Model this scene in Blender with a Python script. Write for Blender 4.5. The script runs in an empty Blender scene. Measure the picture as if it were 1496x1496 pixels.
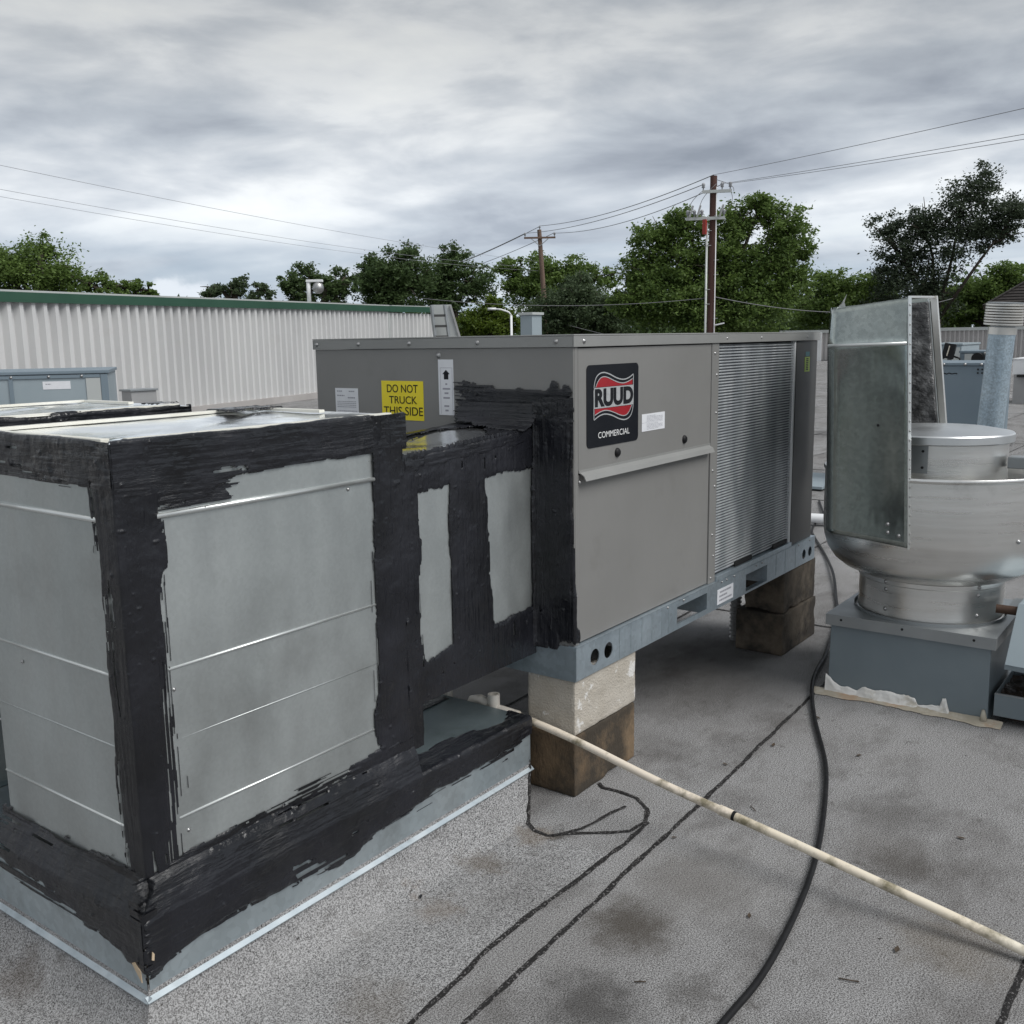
import bpy, bmesh, math, random
import numpy as np
from mathutils import Vector, Matrix

random.seed(7)
S = bpy.context.scene
C = S.collection

# ---------------------------------------------------------------- camera
cam_d = bpy.data.cameras.new("camera")
cam = bpy.data.objects.new("camera", cam_d)
C.objects.link(cam)
cam_d.sensor_fit = 'HORIZONTAL'
cam_d.sensor_width = 36.0
cam_d.lens = 36.0 * 1446.43 / 1496.0
cam_d.clip_start = 0.05
cam_d.clip_end = 3000
yaw, pitch, roll = math.radians(36.62072), math.radians(9.88337), math.radians(-0.91391)
fw = Vector((math.cos(yaw) * math.cos(pitch), math.sin(yaw) * math.cos(pitch), -math.sin(pitch)))
rt = fw.cross(Vector((0, 0, 1))).normalized()
up = rt.cross(fw)
r2 = math.cos(roll) * rt + math.sin(roll) * up
u2 = -math.sin(roll) * rt + math.cos(roll) * up
cam.matrix_world = Matrix(((r2.x, u2.x, -fw.x, 0), (r2.y, u2.y, -fw.y, 0), (r2.z, u2.z, -fw.z, 1.62), (0, 0, 0, 1)))
S.camera = cam

# ---------------------------------------------------------------- render settings
S.view_settings.view_transform = 'Standard'
S.view_settings.look = 'None'
S.view_settings.exposure = 0.80
S.view_settings.gamma = 1.0
S.view_settings.use_curve_mapping = False

# ---------------------------------------------------------------- node helper
class NT:
    def __init__(self, tree):
        self.t = tree
    def n(self, typ, out=0, props=None, **inp):
        nd = self.t.nodes.new(typ)
        for k, v in (props or {}).items():
            setattr(nd, k, v)
        for k, v in inp.items():
            key = k.replace('_', ' ')
            if key.startswith('in') and key[2:].isdigit():
                s = nd.inputs[int(key[2:])]
            else:
                s = nd.inputs[key]
            if isinstance(v, bpy.types.NodeSocket):
                self.t.links.new(v, s)
            else:
                if s.type == 'RGBA' and len(v) == 3:
                    v = (*v, 1)
                s.default_value = v
        return nd.outputs[out] if out is not None else nd
    def math(self, op, a, b=0.0, c=0.0, clamp=False):
        return self.n('ShaderNodeMath', props={'operation': op, 'use_clamp': clamp}, in0=a, in1=b, in2=c)
    def vmath(self, op, a, b=(0, 0, 0), out=0):
        return self.n('ShaderNodeVectorMath', out=out, props={'operation': op}, in0=a, in1=b)
    def mapr(self, v, a, b, c=0.0, d=1.0, smooth=False):
        nd = self.t.nodes.new('ShaderNodeMapRange')
        nd.interpolation_type = 'SMOOTHSTEP' if smooth else 'LINEAR'
        nd.clamp = True
        self.t.links.new(v, nd.inputs[0])
        for i, x in enumerate((a, b, c, d)):
            nd.inputs[i + 1].default_value = x
        return nd.outputs[0]
    def mix(self, f, a, b, mode='MIX'):
        nd = self.t.nodes.new('ShaderNodeMix')
        nd.data_type = 'RGBA'
        nd.blend_type = mode
        for s, v in ((nd.inputs[0], f), (nd.inputs[6], a), (nd.inputs[7], b)):
            if isinstance(v, bpy.types.NodeSocket):
                self.t.links.new(v, s)
            else:
                s.default_value = v if not isinstance(v, tuple) else ((*v, 1) if len(v) == 3 else v)
        return nd.outputs[2]
    def noise(self, vec, scale, detail=3.0, rough=0.5, out=0, dist=0.0):
        return self.n('ShaderNodeTexNoise', out=out, Vector=vec, Scale=scale, Detail=detail, Roughness=rough, Distortion=dist)

# ---------------------------------------------------------------- world: overcast sky with cloud layers
SUN_EL, SUN_AZ = math.radians(50), math.radians(-84)      # direction towards the hidden sun (from +X towards +Y)
W = bpy.data.worlds.new("World")
S.world = W
W.use_nodes = True
wt = W.node_tree
wt.nodes.clear()
g = NT(wt)
sky = g.n('ShaderNodeTexSky', props={'sky_type': 'NISHITA', 'sun_disc': False, 'sun_elevation': SUN_EL,
                                    'sun_rotation': math.pi / 2 - SUN_AZ, 'air_density': 1.0, 'dust_density': 1.5})
d = g.n('ShaderNodeTexCoord', out=0)
sep = g.n('ShaderNodeSeparateXYZ', out=None, Vector=d)
zc = g.math('MAXIMUM', sep.outputs[2], 0.0)
den = g.math('ADD', zc, 0.085)
inv = g.math('DIVIDE', 1.0, den)
flat = g.n('ShaderNodeCombineXYZ', X=g.math('MULTIPLY', sep.outputs[0], inv), Y=g.math('MULTIPLY', sep.outputs[1], inv), Z=0.0)
mp = g.n('ShaderNodeMapping', Vector=flat, Rotation=(0, 0, -yaw + 0.10), Scale=(1.0, 0.55, 1.0), Location=(1.7, 0.4, 0.0))
n1 = g.noise(mp, 0.55, 4.0, 0.5, dist=0.2)
mp2 = g.n('ShaderNodeMapping', Vector=flat, Rotation=(0, 0, -yaw - 0.12), Scale=(1.0, 0.5, 1.0), Location=(5.2, 3.1, 0.0))
n2 = g.noise(mp2, 1.1, 3.0, 0.5, dist=0.3)
mp4 = g.n('ShaderNodeMapping', Vector=d, Rotation=(0, 0, 0.3), Scale=(1.0, 1.0, 3.2))
n3 = g.noise(mp4, 6.5, 8.0, 0.54, dist=0.22)
n3up = g.noise(g.vmath('ADD', mp4, (-0.008, 0.010, 0.050)), 6.5, 6.0, 0.53, dist=0.22)
relief = g.math('SUBTRACT', n3up, n3)          # billows: lit crowns, grey undersides
dens = g.math('ADD', g.math('MULTIPLY', n1, 0.46), g.math('ADD', g.math('MULTIPLY', n2, 0.34), g.math('ADD', g.math('MULTIPLY', n3, 0.32), g.math('MULTIPLY', relief, 0.42))))
ramp = wt.nodes.new('ShaderNodeValToRGB')
wt.links.new(dens, ramp.inputs[0])
cr = ramp.color_ramp
cr.elements[0].position = 0.44
cr.elements[0].color = (1.0, 0.985, 0.95, 1)
cr.elements[1].position = 0.76
cr.elements[1].color = (0.31, 0.335, 0.38, 1)
for p, c in ((0.50, (0.90, 0.895, 0.885, 1)), (0.55, (0.73, 0.74, 0.755, 1)), (0.61, (0.575, 0.60, 0.635, 1)), (0.68, (0.43, 0.455, 0.50, 1))):
    e = cr.elements.new(p)
    e.color = c
# the underside of the nearer, higher cloud deck is a little darker than the far deck
deck = g.mapr(zc, 0.10, 0.30, 1.10, 0.66, True)
cloud = g.mix(1.0, ramp.outputs[0], g.n('ShaderNodeCombineColor', Red=deck, Green=deck, Blue=deck), 'MULTIPLY')
# far under the deck: a band of thin bluish veil and clear air
veil = g.mix(0.75, g.mix(1.0, sky, (0.05, 0.05, 0.05), 'MULTIPLY'), (0.43, 0.53, 0.645))
vm = g.math('MULTIPLY', g.mapr(zc, 0.15, 0.03, 0.0, 0.80, True), g.mapr(n2, 0.62, 0.42, 0.35, 1.0, True))
col = g.mix(vm, cloud, veil)
# small bright cumulus low over the far horizon
mp3 = g.n('ShaderNodeMapping', Vector=d, Scale=(1.0, 1.0, 1.6))
n4 = g.noise(mp3, 9.0, 6.0, 0.55)
azi = g.n('ShaderNodeMath', props={'operation': 'ARCTAN2'}, in0=sep.outputs[1], in1=sep.outputs[0])
near_az = g.mapr(g.math('ABSOLUTE', g.math('SUBTRACT', azi, 0.95)), 0.015, 0.085, 0.046, -0.04, True)
cum = g.mapr(g.math('SUBTRACT', g.math('ADD', near_az, g.math('MULTIPLY', g.math('SUBTRACT', n4, 0.5), 0.11)), zc), 0.0, 0.012, 0.0, 0.9, True)
col = g.mix(cum, col, (0.84, 0.86, 0.89))
below = g.mapr(sep.outputs[2], -0.02, 0.0, 1.0, 0.0)
col = g.mix(below, col, (0.12, 0.125, 0.12))
col10 = g.mix(1.0, col, (5.70, 5.96, 6.22), 'MULTIPLY')
bg = g.n('ShaderNodeBackground', Color=col10, Strength=0.1)
wt.links.new(bg, g.n('ShaderNodeOutputWorld', out=None).inputs[0])

# ---------------------------------------------------------------- sun behind the clouds
sun_d = bpy.data.lights.new("sun", 'SUN')
sun = bpy.data.objects.new("sun", sun_d)
C.objects.link(sun)
sun_d.energy = 1.5
sun_d.angle = math.radians(38)
sun_d.color = (1.0, 0.985, 0.96)
to_sun = Vector((math.cos(SUN_AZ) * math.cos(SUN_EL), math.sin(SUN_AZ) * math.cos(SUN_EL), math.sin(SUN_EL)))
sun.rotation_euler = (-to_sun).to_track_quat('-Z', 'Y').to_euler()

# ---------------------------------------------------------------- materials
def newmat(name):
    m = bpy.data.materials.new(name)
    m.use_nodes = True
    m.node_tree.nodes.clear()
    return m, NT(m.node_tree)

def finish(m, g, **k):
    b = g.n('ShaderNodeBsdfPrincipled', **k)
    m.node_tree.links.new(b, g.n('ShaderNodeOutputMaterial', out=None).inputs[0])
    return m

def pm(name, c1, c2=None, scale=6.0, rough=(0.5, 0.5), metal=0.0, bump=None, stretch=(1, 1, 1), detail=4.0, lo=0.3, hi=0.7, dirt=None, spangle=0.0, spamp=0.06, spec=None, nrough=0.55):
    m, g = newmat(name)
    tc = g.n('ShaderNodeTexCoord', out=3)
    v = g.n('ShaderNodeMapping', Vector=tc, Scale=stretch)
    c2 = c2 or c1
    nz = g.noise(v, scale, detail, nrough)
    f = g.mapr(nz, lo, hi)
    col = g.mix(f, c1, c2)
    if spangle:
        vo = g.n('ShaderNodeTexVoronoi', out=1, Vector=tc, Scale=spangle, Randomness=1.0)
        bw = g.n('ShaderNodeRGBToBW', Color=vo)
        k = g.mapr(bw, 0.2, 0.8, 1.0 - spamp, 1.0 + spamp)
        col = g.mix(1.0, col, g.n('ShaderNodeCombineColor', Red=k, Green=k, Blue=k), 'MULTIPLY')
    if dirt:
        dc, ds, d0, d1 = dirt
        dn = g.noise(g.n('ShaderNodeMapping', Vector=tc, Location=(3.3, 1.2, 7.7)), ds, 6.0, 0.65)
        col = g.mix(g.mapr(dn, d0, d1, 0.0, 0.85), col, dc)
    k = dict(Base_Color=col, Metallic=metal)
    rn = g.noise(v, scale * 2.3, 3.0)
    k['Roughness'] = g.mapr(rn, 0.3, 0.7, rough[0], rough[1])
    if spec is not None:
        k['Specular_IOR_Level'] = spec
    if bump:
        bs, st, di = bump
        bn = g.noise(v, bs, 4.0, 0.6)
        k['Normal'] = g.n('ShaderNodeBump', Strength=st, Distance=di, Height=bn)
    return finish(m, g, **k)

M = {}
# duct sheet: weathered zinc, faint vertical rain streaks
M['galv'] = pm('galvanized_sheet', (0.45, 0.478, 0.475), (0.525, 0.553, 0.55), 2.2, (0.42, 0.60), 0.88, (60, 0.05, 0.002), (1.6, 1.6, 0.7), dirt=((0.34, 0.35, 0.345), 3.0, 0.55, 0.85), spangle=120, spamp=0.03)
M['galv_top_skylit'] = pm('galvanized_top_skylit', (0.84, 0.87, 0.89), (0.93, 0.95, 0.96), 2.5, (0.07, 0.24), 0.97, (3.0, 0.25, 0.02), dirt=((0.50, 0.50, 0.48), 2.0, 0.62, 0.85))  # base colour raised to carry the bright sky's reflection on the top sheets
M['flange'] = pm('weathered_flange', (0.70, 0.68, 0.60), (0.80, 0.79, 0.73), 6.0, (0.4, 0.55), 0.3)
M['galv_bead'] = pm('galvanized_bead', (0.66, 0.68, 0.67), (0.74, 0.76, 0.75), 5.0, (0.3, 0.4), 0.8)
M['flash'] = pm('flashing_zinc', (0.38, 0.44, 0.47), (0.48, 0.535, 0.56), 3.0, (0.36, 0.55), 0.75, (50, 0.05, 0.002), dirt=((0.30, 0.33, 0.34), 7.0, 0.55, 0.8), spangle=60, spamp=0.06)
M['flash_lip'] = pm('flashing_lip', (0.38, 0.44, 0.48), (0.52, 0.57, 0.60), 9.0, (0.45, 0.6), 0.5, dirt=((0.26, 0.30, 0.32), 12.0, 0.5, 0.75))
M['shield'] = pm('bright_galvanized', (0.29, 0.325, 0.31), (0.41, 0.445, 0.425), 3.0, (0.12, 0.24), 0.97, (2.2, 0.25, 0.02), (1, 1, 0.4), spangle=70, spamp=0.09)
M['foil'] = None
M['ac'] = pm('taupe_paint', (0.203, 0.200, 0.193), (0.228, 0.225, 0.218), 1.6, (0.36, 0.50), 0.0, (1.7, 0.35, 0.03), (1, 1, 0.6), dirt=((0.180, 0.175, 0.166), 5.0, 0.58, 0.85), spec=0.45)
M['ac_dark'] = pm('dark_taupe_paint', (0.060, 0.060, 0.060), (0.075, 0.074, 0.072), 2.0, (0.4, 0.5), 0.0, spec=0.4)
M['cap'] = pm('cap_paint', (0.235, 0.237, 0.23), (0.27, 0.272, 0.265), 3.0, (0.38, 0.5), 0.0)
M['rail'] = pm('rail_zinc', (0.40, 0.47, 0.52), (0.50, 0.57, 0.62), 3.0, (0.35, 0.5), 0.75, dirt=((0.30, 0.34, 0.37), 5.0, 0.6, 0.85), spangle=60, spamp=0.07)
M['steel'] = pm('bright_steel', (0.36, 0.36, 0.36), (0.46, 0.46, 0.46), 8.0, (0.38, 0.5), 0.9)
M['fin'] = pm('coil_fin', (0.56, 0.59, 0.62), (0.88, 0.90, 0.91), 4.0, (0.4, 0.55), 0.55, stretch=(2.2, 1, 0.7), lo=0.42, hi=0.68)
M['coil'] = pm('coil_core', (0.17, 0.18, 0.195), (0.42, 0.43, 0.44), 3.5, (0.5, 0.6), 0.2, stretch=(2.5, 1, 0.6), lo=0.4, hi=0.7)
M['alu'] = pm('spun_aluminium', (0.72, 0.715, 0.695), (0.82, 0.815, 0.795), 3.0, (0.25, 0.37), 0.96, (30, 0.12, 0.002), (0.3, 0.3, 8.0), dirt=((0.38, 0.37, 0.34), 2.5, 0.58, 0.8))
M['alu_lid'] = pm('lid_aluminium', (0.62, 0.64, 0.65), (0.72, 0.74, 0.75), 3.0, (0.30, 0.42), 0.9)
M['curbpaint'] = pm('blue_grey_paint', (0.185, 0.225, 0.25), (0.22, 0.262, 0.285), 3.0, (0.42, 0.55), 0.25, dirt=((0.10, 0.115, 0.12), 4.0, 0.62, 0.85))
M['lidzinc'] = pm('curb_lid_zinc', (0.30, 0.32, 0.33), (0.38, 0.40, 0.41), 3.0, (0.35, 0.5), 0.7)
M['unit_blue'] = pm('faded_blue_grey', (0.165, 0.215, 0.255), (0.20, 0.25, 0.29), 1.2, (0.5, 0.6), 0.15)
M['unit_pale'] = pm('pale_blue_grey', (0.27, 0.325, 0.355), (0.32, 0.375, 0.405), 2.0, (0.5, 0.6), 0.1)
M['white'] = pm('white_paint', (0.74, 0.75, 0.76), (0.80, 0.81, 0.82), 3.0, (0.4, 0.55), 0.0)
M['paper'] = pm('paper_label', (0.70, 0.71, 0.74), (0.76, 0.77, 0.80), 20.0, (0.5, 0.6), 0.0)
M['print'] = pm('grey_print', (0.32, 0.32, 0.36), None, 20.0, (0.6, 0.6), 0.0)
M['ink'] = pm('black_ink', (0.012, 0.013, 0.016), None, 20.0, (0.45, 0.5), 0.0, spec=0.2)
M['yellow'] = pm('yellow_label', (0.86, 0.70, 0.02), (0.90, 0.74, 0.03), 8.0, (0.35, 0.45), 0.0)
M['badge'] = pm('badge_black', (0.007, 0.008, 0.012), (0.011, 0.012, 0.016), 8.0, (0.32, 0.4), 0.0, spec=0.22)
M['badge_red'] = pm('badge_red', (0.30, 0.010, 0.018), (0.36, 0.014, 0.022), 12.0, (0.28, 0.36), 0.0)
M['badge_grey'] = pm('badge_silver', (0.42, 0.43, 0.44), (0.52, 0.53, 0.54), 60.0, (0.3, 0.4), 0.2)
M['badge_white'] = pm('badge_white', (0.78, 0.78, 0.78), None, 60.0, (0.35, 0.4), 0.0)
M['green_lab'] = pm('lime_label', (0.42, 0.62, 0.03), (0.50, 0.68, 0.05), 30.0, (0.4, 0.4), 0.0)
M['teal'] = pm('teal_print', (0.03, 0.22, 0.25), None, 30.0, (0.4, 0.4), 0.0)
M['rubber'] = pm('black_rubber', (0.007, 0.007, 0.008), (0.012, 0.012, 0.013), 20.0, (0.40, 0.6), 0.0, (80, 0.1, 0.001), spec=0.25)
M['pvc'] = pm('weathered_pvc', (0.72, 0.62, 0.50), (0.80, 0.73, 0.63), 4.0, (0.32, 0.45), 0.0, dirt=((0.14, 0.12, 0.06), 9.0, 0.52, 0.66), stretch=(1, 0.25, 1))
M['pvc_moss'] = pm('mossy_pvc', (0.72, 0.62, 0.48), (0.80, 0.74, 0.62), 4.0, (0.35, 0.5), 0.0, dirt=((0.11, 0.095, 0.04), 11.0, 0.48, 0.66))
M['pvc_white'] = pm('white_pvc', (0.72, 0.66, 0.58), (0.78, 0.74, 0.68), 4.0, (0.3, 0.4), 0.0, dirt=((0.2, 0.18, 0.14), 12.0, 0.62, 0.75))
M['caulk'] = pm('white_caulk', (0.72, 0.71, 0.68), (0.80, 0.79, 0.77), 14.0, (0.35, 0.5), 0.0, (20, 0.25, 0.004), dirt=((0.42, 0.37, 0.28), 14.0, 0.55, 0.72))
M['mortar'] = pm('rusty_mortar', (0.40, 0.36, 0.29), (0.46, 0.20, 0.07), 3.5, (0.8, 0.9), 0.0, (40, 0.6, 0.006), lo=0.5, hi=0.72, dirt=((0.5, 0.47, 0.4), 20.0, 0.5, 0.65))
M['rust'] = pm('brown_rust', (0.055, 0.032, 0.022), (0.085, 0.05, 0.034), 10.0, (0.6, 0.8), 0.3, (60, 0.3, 0.002))
M['block_pale'] = pm('pale_concrete', (0.43, 0.39, 0.33), (0.52, 0.48, 0.42), 10.0, (0.85, 0.95), 0.0, (120, 0.9, 0.006), dirt=((0.74, 0.73, 0.71), 8.0, 0.575, 0.605))
M['block_brown'] = pm('stained_concrete', (0.125, 0.082, 0.046), (0.235, 0.165, 0.10), 5.0, (0.85, 0.95), 0.0, (120, 0.9, 0.006), (1, 1, 0.4), dirt=((0.026, 0.024, 0.020), 3.0, 0.47, 0.62))
M['block_far'] = pm('damp_concrete', (0.125, 0.098, 0.070), (0.20, 0.165, 0.125), 5.0, (0.8, 0.95), 0.0, (120, 0.9, 0.006), (1, 1, 0.4), dirt=((0.022, 0.019, 0.017), 2.6, 0.40, 0.54))
M['wall'] = pm('white_steel_siding', (0.535, 0.535, 0.535), (0.615, 0.615, 0.61), 0.8, (0.42, 0.55), 0.0, stretch=(1, 1, 0.4), dirt=((0.52, 0.51, 0.49), 1.5, 0.6, 0.85))
M['wall_grey'] = pm('grey_steel_siding', (0.40, 0.385, 0.38), (0.46, 0.445, 0.44), 0.6, (0.45, 0.55), 0.0)
M['green'] = pm('green_trim', (0.017, 0.066, 0.040), (0.025, 0.082, 0.050), 0.8, (0.4, 0.55), 0.0)
M['trim_pale'] = pm('pale_trim', (0.45, 0.47, 0.46), (0.52, 0.54, 0.53), 1.0, (0.4, 0.5), 0.2)
M['base_tan'] = pm('base_curb', (0.36, 0.34, 0.33), (0.42, 0.40, 0.385), 1.5, (0.6, 0.8), 0.0)
M['wood_pole'] = pm('pole_wood', (0.13, 0.085, 0.065), (0.19, 0.13, 0.10), 1.0, (0.8, 0.9), 0.0, (8, 0.5, 0.02), (6, 6, 0.5))
M['wood_dark'] = pm('creosote_wood', (0.055, 0.026, 0.022), (0.10, 0.05, 0.04), 1.0, (0.8, 0.9), 0.0, (8, 0.5, 0.02), (6, 6, 0.5))
M['grey_steel'] = pm('grey_steel', (0.33, 0.33, 0.33), (0.40, 0.40, 0.40), 2.0, (0.45, 0.6), 0.4)
M['wire_faint'] = pm('pale_wire', (0.36, 0.37, 0.40), None, 2.0, (0.6, 0.6), 0.0)  # lighter grey than the other lines, so these stand out less
M['wire'] = pm('wire', (0.21, 0.21, 0.22), None, 2.0, (0.6, 0.6), 0.2)
M['insul'] = pm('insulator', (0.35, 0.36, 0.38), None, 2.0, (0.3, 0.3), 0.0)
M['red'] = pm('red_cutout', (0.30, 0.03, 0.02), None, 2.0, (0.4, 0.4), 0.0)
M['bark'] = pm('bark', (0.045, 0.036, 0.028), (0.085, 0.07, 0.055), 4.0, (0.85, 0.95), 0.0, (12, 0.7, 0.03), (3, 3, 0.6))
M['shingle'] = pm('shingle', (0.026, 0.022, 0.022), (0.052, 0.045, 0.043), 6.0, (0.85, 0.95), 0.0)
M['tan_wall'] = pm('tan_siding', (0.30, 0.26, 0.22), None, 2.0, (0.7, 0.8), 0.0)
M['flue'] = pm('flue_zinc', (0.36, 0.45, 0.52), (0.48, 0.57, 0.63), 5.0, (0.35, 0.5), 0.65, spangle=85, spamp=0.16)
M['cap_alu'] = pm('flue_cap', (0.72, 0.70, 0.66), (0.80, 0.78, 0.74), 4.0, (0.28, 0.4), 0.85)
M['brass'] = pm('lamp_glow_glass', (0.55, 0.50, 0.42), None, 4.0, (0.15, 0.2), 0.0)
M['leafdead'] = pm('dead_leaf', (0.030, 0.022, 0.014), (0.08, 0.055, 0.035), 20.0, (0.7, 0.8), 0.0)
M['chipwood'] = pm('bare_plywood', (0.50, 0.38, 0.25), (0.58, 0.46, 0.33), 12.0, (0.7, 0.8), 0.0)
M['dark_in'] = pm('dark_interior', (0.012, 0.012, 0.012), None, 3.0, (0.7, 0.8), 0.0)
M['dark_red'] = pm('dark_red_interior', (0.035, 0.012, 0.010), None, 3.0, (0.6, 0.7), 0.0)
M['debris'] = pm('wet_leaf_litter', (0.014, 0.009, 0.006), (0.05, 0.03, 0.018), 30.0, (0.5, 0.8), 0.0, (50, 1.0, 0.02))
M['earth'] = pm('earth', (0.045, 0.055, 0.028), (0.075, 0.075, 0.045), 0.08, (0.9, 0.95), 0.0)

def foil_mat():
    m, g = newmat('insulation_foil')
    tc = g.n('ShaderNodeTexCoord', out=3)
    v = g.n('ShaderNodeMapping', Vector=tc, Scale=(1, 1, 1.6))
    n = g.noise(v, 11, 6, 0.6)
    col = g.mix(g.mapr(n, 0.35, 0.68), (0.045, 0.045, 0.047), (0.26, 0.26, 0.26))
    b = g.n('ShaderNodeBump', Strength=1.0, Distance=0.04, Height=n)
    return finish(m, g, Base_Color=col, Metallic=0.6, Roughness=0.38, Normal=b)
M['foil'] = foil_mat()

def sealant_mat(name, stretch):
    m, g = newmat(name)
    tc = g.n('ShaderNodeTexCoord', out=3)
    n = g.noise(tc, 16, 4, 0.55)
    n2 = g.noise(tc, 4, 3, 0.5)
    wv = g.vmath('ADD', tc, g.n('ShaderNodeVectorMath', props={'operation': 'SCALE'}, in0=g.noise(tc, 5, 2, 0.5, out=1), Scale=0.02))
    br = g.noise(g.n('ShaderNodeMapping', Vector=wv, Scale=stretch), 1.0, 5, 0.68)
    br2 = g.noise(g.n('ShaderNodeMapping', Vector=wv, Scale=tuple(k * 0.33 for k in stretch)), 1.0, 2, 0.5)
    col = g.mix(g.mapr(n2, 0.35, 0.7), (0.0075, 0.0080, 0.0098), (0.0160, 0.0168, 0.0225))
    col = g.mix(g.mapr(br, 0.70, 0.84, 0.0, 0.15), col, (0.050, 0.052, 0.058))
    smear = g.mapr(g.noise(g.n('ShaderNodeMapping', Vector=tc, Location=(2, 5, 1)), 6, 3, 0.5), 0.40, 0.62, 0.08, 0.55)
    lump = g.noise(tc, 34, 3, 0.5)
    h = g.math('ADD', g.math('MULTIPLY', br, smear), g.math('ADD', g.math('MULTIPLY', br2, 0.55), g.math('ADD', g.math('MULTIPLY', n, 0.9), g.math('MULTIPLY', lump, 0.35))))
    b = g.n('ShaderNodeBump', Strength=0.9, Distance=0.006, Height=h)
    return finish(m, g, Base_Color=col, Roughness=g.mapr(n2, 0.35, 0.68, 0.10, 0.42), Specular_IOR_Level=0.5, Normal=b)
M['seal_x'] = sealant_mat('black_sealant_brushed_x', (16, 190, 190))
M['seal_y'] = sealant_mat('black_sealant_brushed_y', (190, 16, 190))
M['seal_z'] = sealant_mat('black_sealant_brushed_z', (190, 190, 16))
M['seal'] = M['seal_x']

def roof_mat(name='granule_roof_membrane', dk=(0.029, 0.028, 0.029), lt=(0.462, 0.460, 0.462), wear=1.0):
    m, g = newmat(name)
    geo = g.n('ShaderNodeNewGeometry', out=0)
    v = g.n('ShaderNodeMapping', Vector=geo)
    a = g.noise(v, 420, 2, 0.75)
    b2 = g.noise(v, 215, 3, 0.7)
    sp = g.math('ADD', g.math('MULTIPLY', a, 0.5), g.math('MULTIPLY', b2, 0.5))
    col = g.mix(g.mapr(sp, 0.435, 0.555), dk, lt)
    big = g.noise(v, 0.55, 5, 0.55)
    col = g.mix(g.mapr(big, 0.36, 0.64, 0.0, 0.65 * wear), col, g.mix(0.55, col, (0.115, 0.105, 0.098)))
    # traffic wear and damp blotches with a shape of their own
    mid = g.noise(g.n('ShaderNodeMapping', Vector=geo, Location=(4, 9, 2), Scale=(1, 1.5, 1)), 2.3, 7, 0.68)
    col = g.mix(g.mapr(mid, 0.48, 0.68, 0.0, 0.80 * wear), col, g.mix(0.66, col, (0.050, 0.043, 0.038)))
    fine = g.noise(g.n('ShaderNodeMapping', Vector=geo, Location=(14, 3, 5)), 9.0, 6, 0.7)
    col = g.mix(g.mapr(fine, 0.60, 0.74, 0.0, 0.80), col, (0.046, 0.040, 0.034))
    grit = g.noise(g.n('ShaderNodeMapping', Vector=geo, Location=(1, 8, 5)), 48.0, 2, 0.5)
    col = g.mix(g.mapr(grit, 0.735, 0.76, 0.0, 0.9), col, (0.025, 0.022, 0.020))
    pale = g.noise(g.n('ShaderNodeMapping', Vector=geo, Location=(7, 2, 9), Scale=(0.6, 1.6, 1)), 1.7, 5, 0.6)
    col = g.mix(g.mapr(pale, 0.52, 0.72, 0.0, 0.35), col, g.mix(0.6, col, (0.44, 0.43, 0.42)))
    wob = g.noise(v, 14, 4, 0.7, out=1)
    pos = g.vmath('ADD', geo, g.n('ShaderNodeVectorMath', props={'operation': 'SCALE'}, in0=g.vmath('SUBTRACT', wob, (0.5, 0.5, 0.5)), Scale=0.22))
    for (x, y, r, s, c) in ((2.22, 1.26, 0.19, 0.92, (0.045, 0.036, 0.026)), (2.243, 1.80, 0.09, 0.6, (0.11, 0.085, 0.06)),
                            (1.97, 1.74, 0.10, 0.5, (0.15, 0.115, 0.085)), (2.53, 1.72, 0.07, 0.9, (0.028, 0.023, 0.018)), (2.47, 1.78, 0.10, 0.5, (0.13, 0.09, 0.05)),
                            (1.86, 1.17, 0.20, 0.88, (0.035, 0.032, 0.030)), (2.52, 1.23, 0.26, 0.55, (0.07, 0.06, 0.05)),
                            (3.05, 0.80, 0.2, 0.4, (0.07, 0.06, 0.05)), (1.10, 2.42, 0.12, 0.6, (0.07, 0.05, 0.035)),
                            (2.0, 1.86, 0.05, 0.35, (0.15, 0.10, 0.06)), (2.95, 0.72, 0.16, 0.7, (0.05, 0.043, 0.036)), (3.3, 0.85, 0.22, 0.6, (0.05, 0.045, 0.04)), (1.55, 1.60, 0.16, 0.45, (0.10, 0.08, 0.06)), (2.05, 0.98, 0.12, 0.6, (0.045, 0.04, 0.035)), (2.62, 0.5, 0.22, 0.4, (0.12, 0.09, 0.05)),
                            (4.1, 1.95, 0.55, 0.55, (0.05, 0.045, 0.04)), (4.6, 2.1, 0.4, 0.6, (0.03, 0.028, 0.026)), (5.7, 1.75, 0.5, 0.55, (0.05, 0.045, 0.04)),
                            (1.0, 1.9, 0.12, 0.5, (0.06, 0.045, 0.035)), (1.72, 1.33, 0.10, 0.5, (0.05, 0.045, 0.04))):
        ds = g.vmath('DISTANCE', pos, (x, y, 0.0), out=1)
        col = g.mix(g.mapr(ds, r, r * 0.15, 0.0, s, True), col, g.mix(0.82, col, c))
    # roll-to-roll shade variation far across the roof
    bn = g.n('ShaderNodeBump', Strength=0.5, Distance=0.003, Height=a)
    return finish(m, g, Base_Color=col, Roughness=0.92, Specular_IOR_Level=0.25, Normal=bn)
M['roof'] = roof_mat()
M['roof_pale'] = roof_mat('pale_granule_membrane', (0.046, 0.045, 0.047), (0.455, 0.455, 0.458), 0.5)

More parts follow.
